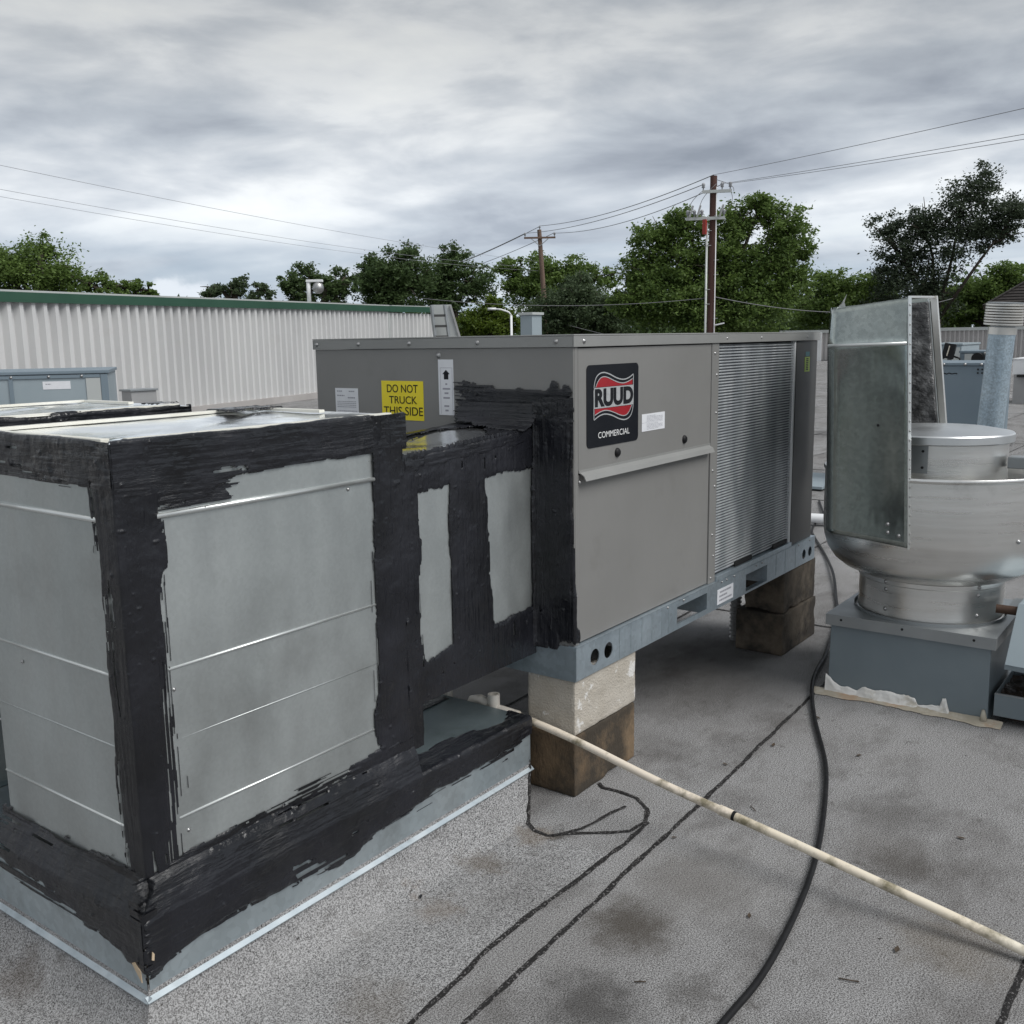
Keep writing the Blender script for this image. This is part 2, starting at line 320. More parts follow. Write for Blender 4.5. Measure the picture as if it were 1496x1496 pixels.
def leaf_mat(name, dark, light):
    m, g = newmat(name)
    ri = g.n('ShaderNodeNewGeometry', out='Random Per Island')
    geo = g.n('ShaderNodeTexCoord', out=3)
    big = g.noise(geo, 0.55, 3, 0.6)
    f = g.math('ADD', g.math('MULTIPLY', ri, 0.55), g.mapr(big, 0.35, 0.65, 0.0, 0.45))
    col = g.mix(f, dark, light)
    dif = g.n('ShaderNodeBsdfPrincipled', Base_Color=col, Roughness=0.5, Specular_IOR_Level=0.25)
    tr = g.n('ShaderNodeBsdfTranslucent', Color=g.mix(0.5, col, light))
    mx = g.n('ShaderNodeMixShader', in0=0.38, in1=dif, in2=tr)
    m.node_tree.links.new(mx, g.n('ShaderNodeOutputMaterial', out=None).inputs[0])
    return m
M['leaf_mid'] = leaf_mat('leaf_mid', (0.042, 0.080, 0.022), (0.195, 0.285, 0.075))
M['leaf_dark'] = leaf_mat('leaf_dark', (0.028, 0.056, 0.022), (0.120, 0.180, 0.068))
M['leaf_bright'] = leaf_mat('leaf_bright', (0.045, 0.080, 0.012), (0.150, 0.210, 0.030))
M['leaf_grey'] = leaf_mat('leaf_grey', (0.036, 0.062, 0.030), (0.120, 0.165, 0.085))
M['leaf_live'] = leaf_mat('leaf_live', (0.018, 0.031, 0.019), (0.090, 0.118, 0.072))

# ---------------------------------------------------------------- mesh helpers
class MB:
    def __init__(self):
        self.v, self.f = [], []
    def add(self, vs, fs):
        o = len(self.v)
        self.v += [tuple(p) for p in vs]
        self.f += [tuple(i + o for i in f) for f in fs]
        return self
    def box(self, x0, x1, y0, y1, z0, z1):
        return self.add([(x0, y0, z0), (x1, y0, z0), (x1, y1, z0), (x0, y1, z0), (x0, y0, z1), (x1, y0, z1), (x1, y1, z1), (x0, y1, z1)],
                        [(0, 3, 2, 1), (4, 5, 6, 7), (0, 1, 5, 4), (1, 2, 6, 5), (2, 3, 7, 6), (3, 0, 4, 7)])
    def bar(self, a, b, w, h, upv=(0, 0, 1)):
        a, b = Vector(a), Vector(b)
        d = (b - a).normalized()
        s = d.cross(Vector(upv))
        s = s.normalized() if s.length > 1e-6 else Vector((1, 0, 0))
        u = s.cross(d)
        s, u = s * w / 2, u * h / 2
        return self.add([a - s - u, a + s - u, a + s + u, a - s + u, b - s - u, b + s - u, b + s + u, b - s + u],
                        [(0, 3, 2, 1), (4, 5, 6, 7), (0, 1, 5, 4), (1, 2, 6, 5), (2, 3, 7, 6), (3, 0, 4, 7)])
    def prism(self, poly, d):
        n = len(poly)
        d = Vector(d)
        vs = [Vector(p) for p in poly]
        return self.add(vs + [p + d for p in vs], [tuple(range(n))[::-1], tuple(range(n, 2 * n))] + [(i, (i + 1) % n, n + (i + 1) % n, n + i) for i in range(n)])
    def lathe(self, c, prof, seg=64, closed=False):
        n = len(prof)
        vs = []
        for k in range(seg):
            a = 2 * math.pi * k / seg
            for r, z in prof:
                vs.append((c[0] + r * math.cos(a), c[1] + r * math.sin(a), c[2] + z))
        fs = []
        for k in range(seg):
            k2 = (k + 1) % seg
            for i in range(n - 1 if not closed else n):
                j = (i + 1) % n
                fs.append((k * n + i, k2 * n + i, k2 * n + j, k * n + j))
        return self.add(vs, fs)
    def tube(self, pts, r, seg=8, cap=True, rad=None):
        pts = [Vector(p) for p in pts]
        n = len(pts)
        vs, fs = [], []
        prev = None
        for i, p in enumerate(pts):
            d = (pts[min(i + 1, n - 1)] - pts[max(i - 1, 0)]).normalized()
            if prev is None:
                s = d.cross(Vector((0, 0, 1)))
                if s.length < 1e-3:
                    s = d.cross(Vector((1, 0, 0)))
            else:
                s = prev - d * prev.dot(d)
            s.normalize()
            prev = s
            u = d.cross(s)
            rr = rad[i] if rad else r
            for k in range(seg):
                a = 2 * math.pi * k / seg
                vs.append(p + (s * math.cos(a) + u * math.sin(a)) * rr)
        for i in range(n - 1):
            for k in range(seg):
                k2 = (k + 1) % seg
                fs.append((i * seg + k, i * seg + k2, (i + 1) * seg + k2, (i + 1) * seg + k))
        if cap:
            fs.append(tuple(range(seg))[::-1])
            fs.append(tuple((n - 1) * seg + k for k in range(seg)))
        return self.add(vs, fs)
    def build(self, name, mat, parent=None, smooth=False, bevel=0.0, auto=None, recalc=True):
        base = rootloc(parent)
        me = bpy.data.meshes.new(name)
        me.from_pydata([tuple(Vector(p) - base) for p in self.v], [], self.f)
        if recalc or bevel:
            bm = bmesh.new()
            bm.from_mesh(me)
            if recalc:
                bmesh.ops.recalc_face_normals(bm, faces=bm.faces)
            if bevel:
                es = [e for e in bm.edges if len(e.link_faces) == 2 and e.calc_face_angle(0) > 0.5]
                bmesh.ops.bevel(bm, geom=es, offset=bevel, segments=2, affect='EDGES', profile=0.6, clamp_overlap=True)
            bm.to_mesh(me)
            bm.free()
        if smooth:
            me.shade_smooth()
            if auto:
                me.set_sharp_from_angle(angle=math.radians(auto))
        return link(name, me, mat, parent)

def rootloc(p):
    while p is not None and p.parent is not None:
        p = p.parent
    return Vector(p.location) if p is not None else Vector((0, 0, 0))

def link(name, me, mat, parent=None):
    if mat is not None:
        me.materials.append(mat)
    o = bpy.data.objects.new(name, me)
    C.objects.link(o)
    if parent is not None:
        o.parent = parent
    return o

def thing(name, label, cat, loc=(0, 0, 0), group=None):
    o = bpy.data.objects.new(name, None)
    o.empty_display_size = 0.1
    C.objects.link(o)
    o.location = loc
    return tag(o, label, cat, group)

def tag(o, label=None, cat=None, group=None, kind=None):
    for k, v in (('label', label), ('category', cat), ('group', group), ('kind', kind)):
        if v:
            o[k] = v
    return o

def dup(o, parent, loc, rot=None):
    c = o.copy()
    C.objects.link(c)
    c.parent = parent
    c.location = loc
    if rot:
        c.rotation_euler = rot
    return c

# ---- numpy value noise
def _h(ix, iy, seed):
    n = (ix.astype(np.int64) * 374761393 + iy.astype(np.int64) * 668265263 + seed * 974634777) & 0xFFFFFFFF
    n = ((n ^ (n >> 13)) * 1274126177) & 0xFFFFFFFF
    n = n ^ (n >> 16)
    return (n & 0xFFFF) / 65535.0

def vn(x, y, seed=0):
    x0, y0 = np.floor(x), np.floor(y)
    fx, fy = x - x0, y - y0
    fx, fy = fx * fx * (3 - 2 * fx), fy * fy * (3 - 2 * fy)
    a, b = _h(x0, y0, seed), _h(x0 + 1, y0, seed)
    c, d = _h(x0, y0 + 1, seed), _h(x0 + 1, y0 + 1, seed)
    return (a * (1 - fx) + b * fx) * (1 - fy) + (c * (1 - fx) + d * fx) * fy

def fbm(x, y, seed=0, oct=4):
    s, a, t = 0, 0.5, 0
    for i in range(oct):
        s = s + a * vn(x * 2 ** i, y * 2 ** i, seed + i * 17)
        t += a
        a *= 0.55
    return s / t

def npmesh(name, P, quads, mat, parent, smooth=True):
    me = bpy.data.meshes.new(name)
    base = rootloc(parent)
    P = P - np.array(base)
    me.vertices.add(len(P))
    me.vertices.foreach_set('co', P.astype(np.float32).ravel())
    k = quads.shape[1]
    me.loops.add(quads.size)
    me.loops.foreach_set('vertex_index', quads.astype(np.int32).ravel())
    me.polygons.add(len(quads))
    me.polygons.foreach_set('loop_start', np.arange(0, quads.size, k, dtype=np.int32))
    me.polygons.foreach_set('loop_total', np.full(len(quads), k, dtype=np.int32))
    me.update(calc_edges=True)
    if smooth:
        me.shade_smooth()
    return link(name, me, mat, parent)

def seal(parent, prof, axis, smax, mask, seed=0, th=0.006, brush='s', res=0.0032, rag=0.011, dry=0.014, lift=0.0008, name='sealant_coat', mat=None, starve=0.24, kind=None):
    """A brushed-on coat. prof: 3-D polyline (t runs along it), swept by axis for smax metres (s).
    mask(s, t) gives metres inside the painted area; the edge is broken up by bristle streaks."""
    prof = np.array(prof, float)
    axis = np.array(axis, float)
    seg = np.linalg.norm(np.diff(prof, axis=0), axis=1)
    acc = np.concatenate([[0], np.cumsum(seg)])
    tmax = acc[-1]
    ns, nt = int(smax / res) + 1, int(tmax / res) + 1
    s = np.linspace(0, smax, ns)
    t = np.linspace(0, tmax, nt)
    Sg, Tg = np.meshgrid(s, t, indexing='ij')
    pr = np.stack([np.interp(t, acc, prof[:, i]) for i in range(3)], 1)
    tang = np.diff(prof, axis=0) / seg[:, None]
    nr = np.cross(axis, tang)
    tm, nn = [], []
    for i in range(len(seg)):          # normals constant on a segment, blended over 8 mm at its ends
        e = min(0.008, seg[i] * 0.45)
        tm += [acc[i] + e, acc[i + 1] - e]
        nn += [nr[i], nr[i]]
    nn = np.array(nn)
    N = np.stack([np.interp(t, tm, nn[:, i]) for i in range(3)], 1)
    N /= np.linalg.norm(N, axis=1)[:, None] + 1e-9
    if brush == 's':
        L, A = Sg, Tg
    else:
        L, A = Tg, Sg
    wob = (fbm(L * 5, A * 5, seed + 5, 2) - 0.5) * 0.016
    st1 = vn(L * 4 + seed, (A + wob) * 150, seed + 1)
    st2 = vn(L * 9, (A + wob) * 320, seed + 2)
    blot = fbm(Sg * 22, Tg * 22, seed + 3, 4)
    big = fbm(Sg * 6, Tg * 6, seed + 4, 3)
    m = mask(Sg, Tg)
    m = m + (big - 0.5) * 2 * rag * 1.3 + (blot - 0.5) * 2 * rag + (st1 * 0.6 + st2 * 0.4 - 0.5) * 2 * dry
    bare = (st1 * 0.6 + st2 * 0.4) - 0.5 + (fbm(Sg * 3, Tg * 3, seed + 8, 3) - 0.66) * 1.4     # a few starved streaks
    m = np.where((bare > starve) & (m < 0.06), -1, m)
    hgt = np.clip(m / 0.012, 0, 1) ** 0.6 * th * (0.30 + 0.40 * fbm(L * 6, A * 14, seed + 6, 3)) + lift
    hgt += np.clip(m / 0.01, 0, 1) * ((st1 - 0.5) * 0.0011 + (st2 - 0.5) * 0.0007 + (blot - 0.5) * 0.0042 + np.maximum(0, fbm(Sg * 55, Tg * 55, seed + 9, 2) - 0.80) * 0.022)
    hgt = np.maximum(hgt, lift)
    P = pr[None, :, :] + Sg[..., None] * axis + hgt[..., None] * N[None, :, :]
    inn = m > 0
    c = inn[:-1, :-1].astype(int) + inn[1:, :-1] + inn[1:, 1:] + inn[:-1, 1:]
    keep = c >= 3
    idx = np.arange(ns * nt).reshape(ns, nt)
    q = np.stack([idx[:-1, :-1], idx[1:, :-1], idx[1:, 1:], idx[:-1, 1:]], -1)[keep]
    used = np.unique(q)
    rem = np.full(ns * nt, -1)
    rem[used] = np.arange(len(used))
    bd = axis if brush == 's' else (prof[-1] - prof[0])
    mm = M['seal_' + 'xyz'[int(np.argmax(np.abs(bd)))]]
    return tag(npmesh(name, P.reshape(-1, 3)[used], rem[q], mat or mm, parent), kind=kind)

def gridpanel(name, mat, parent, o, U, V, w, h, amp=0.002, seed=0, thick=0.0015, fr=2.2, n=40):
    """a thin sheet-metal panel with slight oil-canning"""
    o, U, V = np.array(o, float), np.array(U, float), np.array(V, float)
    N = np.cross(U, V)
    a, b = np.linspace(0, w, n), np.linspace(0, h, n)
    A, B = np.meshgrid(a, b, indexing='ij')
    edge = np.clip(np.minimum.reduce([A, w - A, B, h - B]) / 0.06, 0, 1)
    D = (fbm(A * fr + 3.1, B * fr + seed, seed, 2) - 0.5) * 2 * amp * edge
    P = o + A[..., None] * U + B[..., None] * V + D[..., None] * N
    P = P.reshape(-1, 3)
    idx = np.arange(n * n).reshape(n, n)
    q = np.stack([idx[:-1, :-1], idx[1:, :-1], idx[1:, 1:], idx[:-1, 1:]], -1).reshape(-1, 4)
    return npmesh(name, P, q, mat, parent)

def textmesh(name, body, mat, parent, org, U, V, w, h, off=0.0, push=0.0):
    """flat lettering fitted into a w x h box at org (lower left), reading along U, up along V"""
    cu = bpy.data.curves.new(name, 'FONT')
    cu.body = body
    cu.offset = off
    cu.align_x = 'LEFT'
    cu.resolution_u = 6
    to = bpy.data.objects.new(name, cu)
    C.objects.link(to)
    dg = bpy.context.evaluated_depsgraph_get()
    me = bpy.data.meshes.new_from_object(to.evaluated_get(dg))
    bpy.data.objects.remove(to)
    bpy.data.curves.remove(cu)
    me.name = name
    n = len(me.vertices)
    co = np.empty(n * 3)
    me.vertices.foreach_get('co', co)
    co = co.reshape(-1, 3)
    lo, hi = co.min(0), co.max(0)
    U, V, org = np.array(U, float), np.array(V, float), np.array(org, float)
    a = (co[:, 0] - lo[0]) / (hi[0] - lo[0]) * w
    b = (co[:, 1] - lo[1]) / (hi[1] - lo[1]) * h
    P = org + a[:, None] * U + b[:, None] * V + np.cross(U, V) * push - np.array(rootloc(parent))
    me.vertices.foreach_set('co', P.ravel())
    me.update()
    me.materials.clear()
    return link(name, me, mat, parent)

def polyplate(name, mat, parent, org, U, V, polys, push, thick=0.0):
    """flat pieces given in (u, v) metres on the plane org + u U + v V"""
    org, U, V = Vector(org), Vector(U), Vector(V)
    N = U.cross(V)
    mb = MB()
    for p in polys:
        pts = [org + U * a + V * b + N * push for a, b in p]
        if thick:
            mb.prism(pts, N * thick)
        else:
            mb.add(pts, [tuple(range(len(pts)))])
    return mb.build(name, mat, parent, recalc=bool(thick))

def ribbon(pts, w):
    """closed thin polygons along a 2-D polyline"""
    out = []
    for i in range(len(pts) - 1):
        (x0, y0), (x1, y1) = pts[i], pts[i + 1]
        dx, dy = x1 - x0, y1 - y0
        l = math.hypot(dx, dy) or 1
        nx, ny = -dy / l * w / 2, dx / l * w / 2
        out.append([(x0 + nx, y0 + ny), (x0 - nx, y0 - ny), (x1 - nx, y1 - ny), (x1 + nx, y1 + ny)])
    return out

def plate_holes(outer, holes, org, U, V, thick):
    """sheet with real cut-outs -> (verts, faces) through a filled 2-D curve"""
    cu = bpy.data.curves.new('cut', 'CURVE')
    cu.dimensions = '2D'
    cu.fill_mode = 'BOTH'
    cu.extrude = thick / 2
    for poly in [outer] + holes:
        sp = cu.splines.new('POLY')
        sp.points.add(len(poly) - 1)
        for i, (a, b) in enumerate(poly):
            sp.points[i].co = (a, b, 0, 1)
        sp.use_cyclic_u = True
    ob = bpy.data.objects.new('cut', cu)
    C.objects.link(ob)
    dg = bpy.context.evaluated_depsgraph_get()
    me = bpy.data.meshes.new_from_object(ob.evaluated_get(dg))
    org, U, V = Vector(org), Vector(U), Vector(V)
    N = U.cross(V)
    vs = [org + U * v.co.x + V * v.co.y + N * v.co.z for v in me.vertices]
    fs = [tuple(p.vertices) for p in me.polygons]
    bpy.data.objects.remove(ob)
    bpy.data.curves.remove(cu)
    bpy.data.meshes.remove(me)
    return vs, fs

def circle(cx, cy, r, n=24):
    return [(cx + r * math.cos(2 * math.pi * k / n), cy + r * math.sin(2 * math.pi * k / n)) for k in range(n)]

def screw_proto(r=0.006, axis='x'):
    mb = MB()
    mb.lathe((0, 0, 0), [(r * 1.5, 0), (r * 1.5, r * 0.25), (r, r * 0.3), (r * 0.95, r * 0.9), (0.0001, r * 1.05)], 10)
    me = bpy.data.meshes.new('screw')
    me.from_pydata(mb.v, [], mb.f)
    me.shade_smooth()
    me.materials.append(M['steel'])
    return me
SCREW = screw_proto()
def screw(parent, p, facing, mat=None, sc=1.0):
    o = bpy.data.objects.new('screw', SCREW)
    C.objects.link(o)
    o.parent = parent
    o.location = Vector(p) - rootloc(parent)
    o.rotation_euler = Vector(facing).to_track_quat('Z', 'Y').to_euler()
    o.scale = (sc, sc, sc)
    return o

X, Y, Z = (1, 0, 0), (0, 1, 0), (0, 0, 1)
nX, nY = (-1, 0, 0), (0, -1, 0)

# ================================================================ SETTING
GZ = -4.5
mb = MB()
mb.add([(-300, -500, GZ), (700, -500, GZ), (700, 700, GZ), (-300, 700, GZ)], [(0, 1, 2, 3)])
tag(mb.build('ground', M['earth'], recalc=False), kind='structure')
wdir = Vector((20.409 - 8.972, 22.355 - 18.33, 0)).normalized()
wn = Vector((wdir.y, -wdir.x, 0))                       # towards the camera side
W0 = Vector((8.972, 18.33, 0))
WA, WB = W0 - wdir * 16.0, W0 + wdir * 17.9
WE = Vector((28.9, 25.0, 0))
mb = MB()
mb.add([(WA.x, -20, 0), (62.2, -20, 0), (62.2, 24.6, 0), (30, 12.2, 0), (WE.x + 0.3, WE.y, 0), (WB.x, WB.y, 0), (WA.x, WA.y, 0)],
       [(0, 1, 2, 3, 4, 5, 6)])
tag(mb.build('roof', M['roof'], recalc=False), kind='structure')
# building below the roof
mb = MB()
poly = [(WA.x, -20), (62.4, -20), (62.4, 24.8), (30, 12.4), (WE.x + 0.3, WE.y), (WB.x, WB.y), (WA.x, WA.y)]
mb.prism([(x, y, GZ) for x, y in poly], (0, 0, -GZ - 0.02))
bl = mb.build('building', M['tan_wall'])
tag(bl, kind='structure')

# bitumen seams of the roof rolls: thin ragged bleed-out ribbons lying on the sheet
def seam(pts, w, seed, name='roof_seam', z=0.005, step=0.012):
    pts = [Vector((*p, 0)) for p in pts]
    out, acc = [], 0
    for a, b in zip(pts[:-1], pts[1:]):
        n = max(1, int((b - a).length / step))
        for k in range(n):
            out.append(a.lerp(b, k / n))
    out.append(pts[-1])
    n = len(out)
    idx = np.arange(n)
    wl = w * (0.05 + 1.3 * fbm(idx * step * 14, idx * 0 + 1.5, seed, 5))
    wr = w * (0.05 + 1.3 * fbm(idx * step * 14, idx * 0 + 7.5, seed + 3, 5))
    jit = (fbm(idx * step * 3, idx * 0 + 3.5, seed + 9, 3) - 0.5) * w * 1.6
    mb = MB()
    vs, fs = [], []
    for i, p in enumerate(out):
        d = (out[min(i + 1, n - 1)] - out[max(i - 1, 0)]).normalized()
        s = Vector((-d.y, d.x, 0))
        q = p + s * float(jit[i])
        vs += [q + s * float(wl[i]) + Vector((0, 0, z - 0.0028)), q + Vector((0, 0, z - 0.0008)), q - s * float(wr[i]) + Vector((0, 0, z - 0.003))]
        if i:
            fs += [(3 * i - 3, 3 * i - 2, 3 * i + 1, 3 * i), (3 * i - 2, 3 * i - 1, 3 * i + 2, 3 * i + 1)]
    mb.add(vs, fs)
    o = mb.build(name, M['bitumen'], recalc=False, smooth=True)
    return tag(o, kind='structure')
m_, g_ = newmat('bitumen_bleed')
tc_ = g_.n('ShaderNodeNewGeometry', out=0)
nn_ = g_.noise(tc_, 160, 3, 0.7)
M['bitumen'] = finish(m_, g_, Base_Color=g_.mix(g_.mapr(nn_, 0.56, 0.66), (0.014, 0.013, 0.013), (0.24, 0.23, 0.23)), Roughness=0.8, Specular_IOR_Level=0.3)
seam([(1.0, 1.50), (1.559, 1.487), (1.984, 1.516), (2.357, 1.508), (2.675, 1.496), (2.771, 1.503)], 0.0125, 11)
seam([(0.9, 1.36), (1.635, 1.379), (1.997, 1.388), (2.383, 1.403), (2.872, 1.421), (3.51, 1.444), (4.197, 1.475), (6.0, 1.52), (13.0, 1.60)], 0.012, 12)
seam([(0.5, 0.33), (2.369, 0.342), (2.648, 0.336), (4.0, 0.34), (14, 0.30)], 0.0125, 13)
seam([(2.535, 1.838), (2.505, 1.79), (2.5, 1.733), (2.57, 1.66), (2.636, 1.57), (2.685, 1.525), (2.764, 1.512), (2.852, 1.555), (2.904, 1.626), (2.912, 1.70), (2.905, 1.768), (2.93, 1.80)], 0.0105, 14, z=0.0065)
seam([(2.506, 1.715), (2.60, 1.665), (2.658, 1.650), (2.754, 1.640), (2.824, 1.621)], 0.0085, 15, z=0.008)
for k, y in enumerate((2.55, 3.6, 4.65, 5.7, 6.8, 7.9, -0.72, -1.8, -2.9)):
    seam([(3.2 if y > 2 else 1.0, y), (9, y + 0.05), (18, y - 0.04), (40, y + 0.1)], 0.012, 30 + k, step=0.05)
for k, (x, y0, y1) in enumerate(((5.35, 1.52, 2.6), (7.4, -0.7, 0.3), (8.9, 0.3, 1.6), (9.6, 1.6, 3.6), (11.8, 2.5, 4.7), (16.0, -3, 9), (22, -5, 12), (30, -6, 12), (43, -8, 15))):
    seam([(x, y0), (x + 0.03, (y0 + y1) / 2), (x, y1)], 0.012 + x * 0.0012, 50 + k, step=0.05)

# newer, paler strip of membrane between the near curb and the first seam
mb = MB()
edge = [(-1.5, 1.50), (0.6, 1.495), (1.2, 1.488), (1.559, 1.487), (1.984, 1.516), (2.357, 1.508), (2.52, 1.504), (2.50, 1.60), (2.495, 1.73), (2.50, 1.80), (2.56, 1.87), (2.60, 1.93), (1.2, 1.95), (1.2, 2.64), (-1.5, 2.64)]
mb.add([(x, y, 0.0015) for x, y in edge], [tuple(range(len(edge)))])
tag(mb.build('membrane_strip', M['roof_pale'], recalc=False), kind='structure')
# ================================================================ NEIGHBOUR WALL (white ribbed siding with green coping)
wl = thing('siding_wall', 'long white ribbed steel wall with a green coping at the left edge of the roof', 'wall', tuple(W0))
def rib_panel(o, u, nrm, pitch, n, z0, z1, dep, phase=0.0, wd=None):
    """trapezoid ribs"""
    mb = MB()
    prof = []
    for k in range(n):
        b = k * pitch
        prof += [(b, 0), (b + pitch * 0.38, 0), (b + pitch * 0.54, dep), (b + pitch * 0.84, dep)]
    prof.append((n * pitch, 0))
    vs, fs = [], []
    for i, (a, dd) in enumerate(prof):
        p = o + u * a + nrm * dd
        vs += [p + Vector((0, 0, z0)), p + Vector((0, 0, z1))]
        if i:
            fs.append((2 * i - 2, 2 * i, 2 * i + 1, 2 * i - 1))
    return mb.add(vs, fs)
PW = 0.9
npan = int((WB - WA).length / PW)
def topz(a):          # the eave line climbs gently to the right
    return 2.655 + 0.0112 * (a - 16.0)
for k in range(npan):
    o = WA + wdir * (k * PW)
    rib_panel(o + wn * (0.003 if k % 2 else 0), wdir, wn, 0.3, 3, 0.17, topz(k * PW + 0.45) - 0.08, 0.115).build('siding_panel', M['wall'], wl, recalc=False)
LW = npan * PW
mb = MB(); mb.bar(WA + Vector((0, 0, 1.2)) - wn * 0.16, WA + wdir * LW + Vector((0, 0, 1.2)) - wn * 0.16, 0.30, 2.30); mb.build('backing', M['wall'], wl)
mb = MB(); mb.bar(WA + wn * 0.10 + Vector((0, 0, 0.085)), WA + wdir * LW + wn * 0.10 + Vector((0, 0, 0.085)), 0.18, 0.17); mb.build('base_curb', M['base_tan'], wl)
mb = MB(); mb.bar(WA + wn * 0.145 + Vector((0, 0, topz(0) - 0.13)), WA + wdir * LW + wn * 0.145 + Vector((0, 0, topz(LW) - 0.13)), 0.05, 0.185); mb.build('green_coping', M['green'], wl)
mb = MB(); mb.bar(WA - wn * 0.07 + Vector((0, 0, topz(0) - 0.018)), WA + wdir * LW - wn * 0.07 + Vector((0, 0, topz(LW) - 0.018)), 0.46, 0.036); mb.build('coping_cap', M['trim_pale'], wl)
# return section beyond the corner trim
E0 = WA + wdir * LW
rdir = (WE - E0).normalized()
rn = Vector((rdir.y, -rdir.x, 0))
rs = thing('siding_wall', 'short white ribbed wall section past the corner trim, beside the grey ladder', 'wall', tuple(E0))
nl = max(2, int((WE - E0).length / 0.9))
for k in range(nl):
    rib_panel(E0 + rdir * (0.12 + k * PW), rdir, rn, 0.3, 3, 0.17, 2.60, 0.115).build('siding_panel', M['wall'], rs, recalc=False)
L2 = nl * PW + 0.2
mb = MB(); mb.bar(E0 + rn * 0.05 + Vector((0, 0, 1.3)), E0 + rdir * 0.12 + rn * 0.05 + Vector((0, 0, 1.3)), 0.12, 2.6); mb.build('corner_trim', M['trim_pale'], rs)
mb = MB(); mb.bar(E0 - rn * 0.16 + Vector((0, 0, 1.3)), E0 + rdir * L2 - rn * 0.16 + Vector((0, 0, 1.3)), 0.3, 2.55); mb.build('backing', M['wall'], rs)
mb = MB(); mb.bar(E0 + rn * 0.145 + rdir * 0.03 + Vector((0, 0, topz(LW) - 0.13)), E0 + rdir * L2 + rn * 0.145 + Vector((0, 0, topz(LW) - 0.09)), 0.05, 0.20); mb.build('green_coping', M['green'], rs)
mb = MB(); mb.bar(E0 - rn * 0.1 + rdir * 0.25 + Vector((0, 0, topz(LW) - 0.016)), E0 + rdir * L2 - rn * 0.1 + Vector((0, 0, topz(LW) + 0.024)), 0.46, 0.036); mb.build('coping_cap', M['trim_pale'], rs)

# far grey parapet on the right
fp = thing('parapet_wall', 'low grey ribbed parapet along the far end of the roof', 'wall', (62.2, 2, 0))
for k in range(44):
    rib_panel(Vector((62.1, 24.4 - k * 1.0, 0)), Vector((0, -1, 0)), Vector((-1, 0, 0)), 0.25, 4, 0.05, 1.72, 0.09).build('siding_panel', M['wall_grey'], fp, recalc=False)
mb = MB(); mb.box(62.12, 62.4, -19.6, 24.4, 0, 1.70); mb.build('backing', M['wall_grey'], fp)
mb = MB(); mb.box(61.98, 62.5, -19.7, 24.5, 1.72, 1.90); mb.build('coping_cap', M['trim_pale'], fp)
mb = MB(); mb.box(61.9, 62.02, 21.75, 22.05, 0, 1.74); mb.build('downspout', M['white'], fp)

# ================================================================ AIR CONDITIONER
AX0, AX1, AY0, AY1, AZ0, AZ1 = 2.79, 5.14, 1.81, 3.055, 0.56, 1.592
ac = thing('rooftop_air_conditioner', 'large taupe rooftop air conditioner with a black brand badge, raised on concrete blocks', 'air conditioner', (2.79, 1.81, 0.433))
mb = MB(); mb.box(2.797, 5.095, 1.835, 3.05, 0.562, 1.59); mb.build('inner_cabinet', M['dark_in'], ac)
mb = MB(); mb.box(2.79, 2.796, 1.8105, 3.052, 0.561, 1.5915); mb.build('end_panel', M['ac'], ac, bevel=0.002)
mb = MB(); mb.box(2.7965, 2.818, 1.81, 1.834, 0.561, 1.5915); mb.build('corner_post', M['ac'], ac, bevel=0.003)
# upper access panel with its drip lip, lower panel, mullion
mb = MB(); mb.box(2.8205, 3.846, 1.8115, 1.833, 1.166, 1.588); mb.build('upper_panel', M['ac'], ac, bevel=0.0025)
mb = MB(); mb.box(2.8205, 3.846, 1.8145, 1.833, 0.566, 1.160); mb.build('lower_panel', M['ac'], ac, bevel=0.0025)
mb = MB()
lp = [(1.8110, 1.1655), (1.795, 1.1555), (1.786, 1.140), (1.7835, 1.1405), (1.792, 1.158), (1.8110, 1.169)]
mb.prism([(2.826, y, z) for y, z in lp], (1.012, 0, 0))
mb.build('drip_lip', M['cap'], ac)
mb = MB(); mb.box(2.822, 3.846, 1.8095, 1.8115, 1.166, 1.176); mb.build('panel_hem', M['cap'], ac)
mb = MB(); mb.box(3.850, 3.918, 1.8095, 1.834, 0.561, 1.5915); mb.build('mullion', M['ac'], ac, bevel=0.003)
for z in (1.55, 1.46, 1.30, 1.055, 0.985, 0.775, 0.68, 0.585):
    screw(ac, (3.884 + 0.012 * math.sin(z * 40), 1.8095, z), nY, sc=0.7)
# condenser coil with its louvred hail guard
mb = MB(); mb.box(3.918, 4.80, 1.829, 1.8345, 0.585, 1.585); mb.build('coil', M['coil'], ac)
mb = MB()
n = 78
for k in range(n):
    z = 0.598 + k * (1.575 - 0.598) / (n - 1)
    bow = 0.003 * math.sin(k * 0.7)
    mb.add([(3.921, 1.8165, z - 0.0018), (4.783, 1.8165 + bow * 0.1, z - 0.0018), (4.783, 1.8165 + bow * 0.1, z + 0.0020), (3.921, 1.8165, z + 0.0020),
            (3.921, 1.8225, z + 0.0032), (4.783, 1.8225, z + 0.0032)], [(0, 1, 2, 3), (3, 2, 5, 4)])
tag(mb.build('coil_fin', M['fin'], ac, recalc=False), kind='stuff')
mb = MB(); mb.box(4.785, 4.803, 1.811, 1.832, 0.561, 1.5905); mb.build('guard_edge', M['white'], ac, bevel=0.002)
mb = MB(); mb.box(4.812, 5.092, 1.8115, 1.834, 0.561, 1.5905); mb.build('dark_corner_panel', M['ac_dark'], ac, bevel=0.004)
mb = MB(); mb.box(5.0925, 5.11, 1.815, 3.05, 0.561, 1.5905); mb.build('far_end_panel', M['ac_dark'], ac)
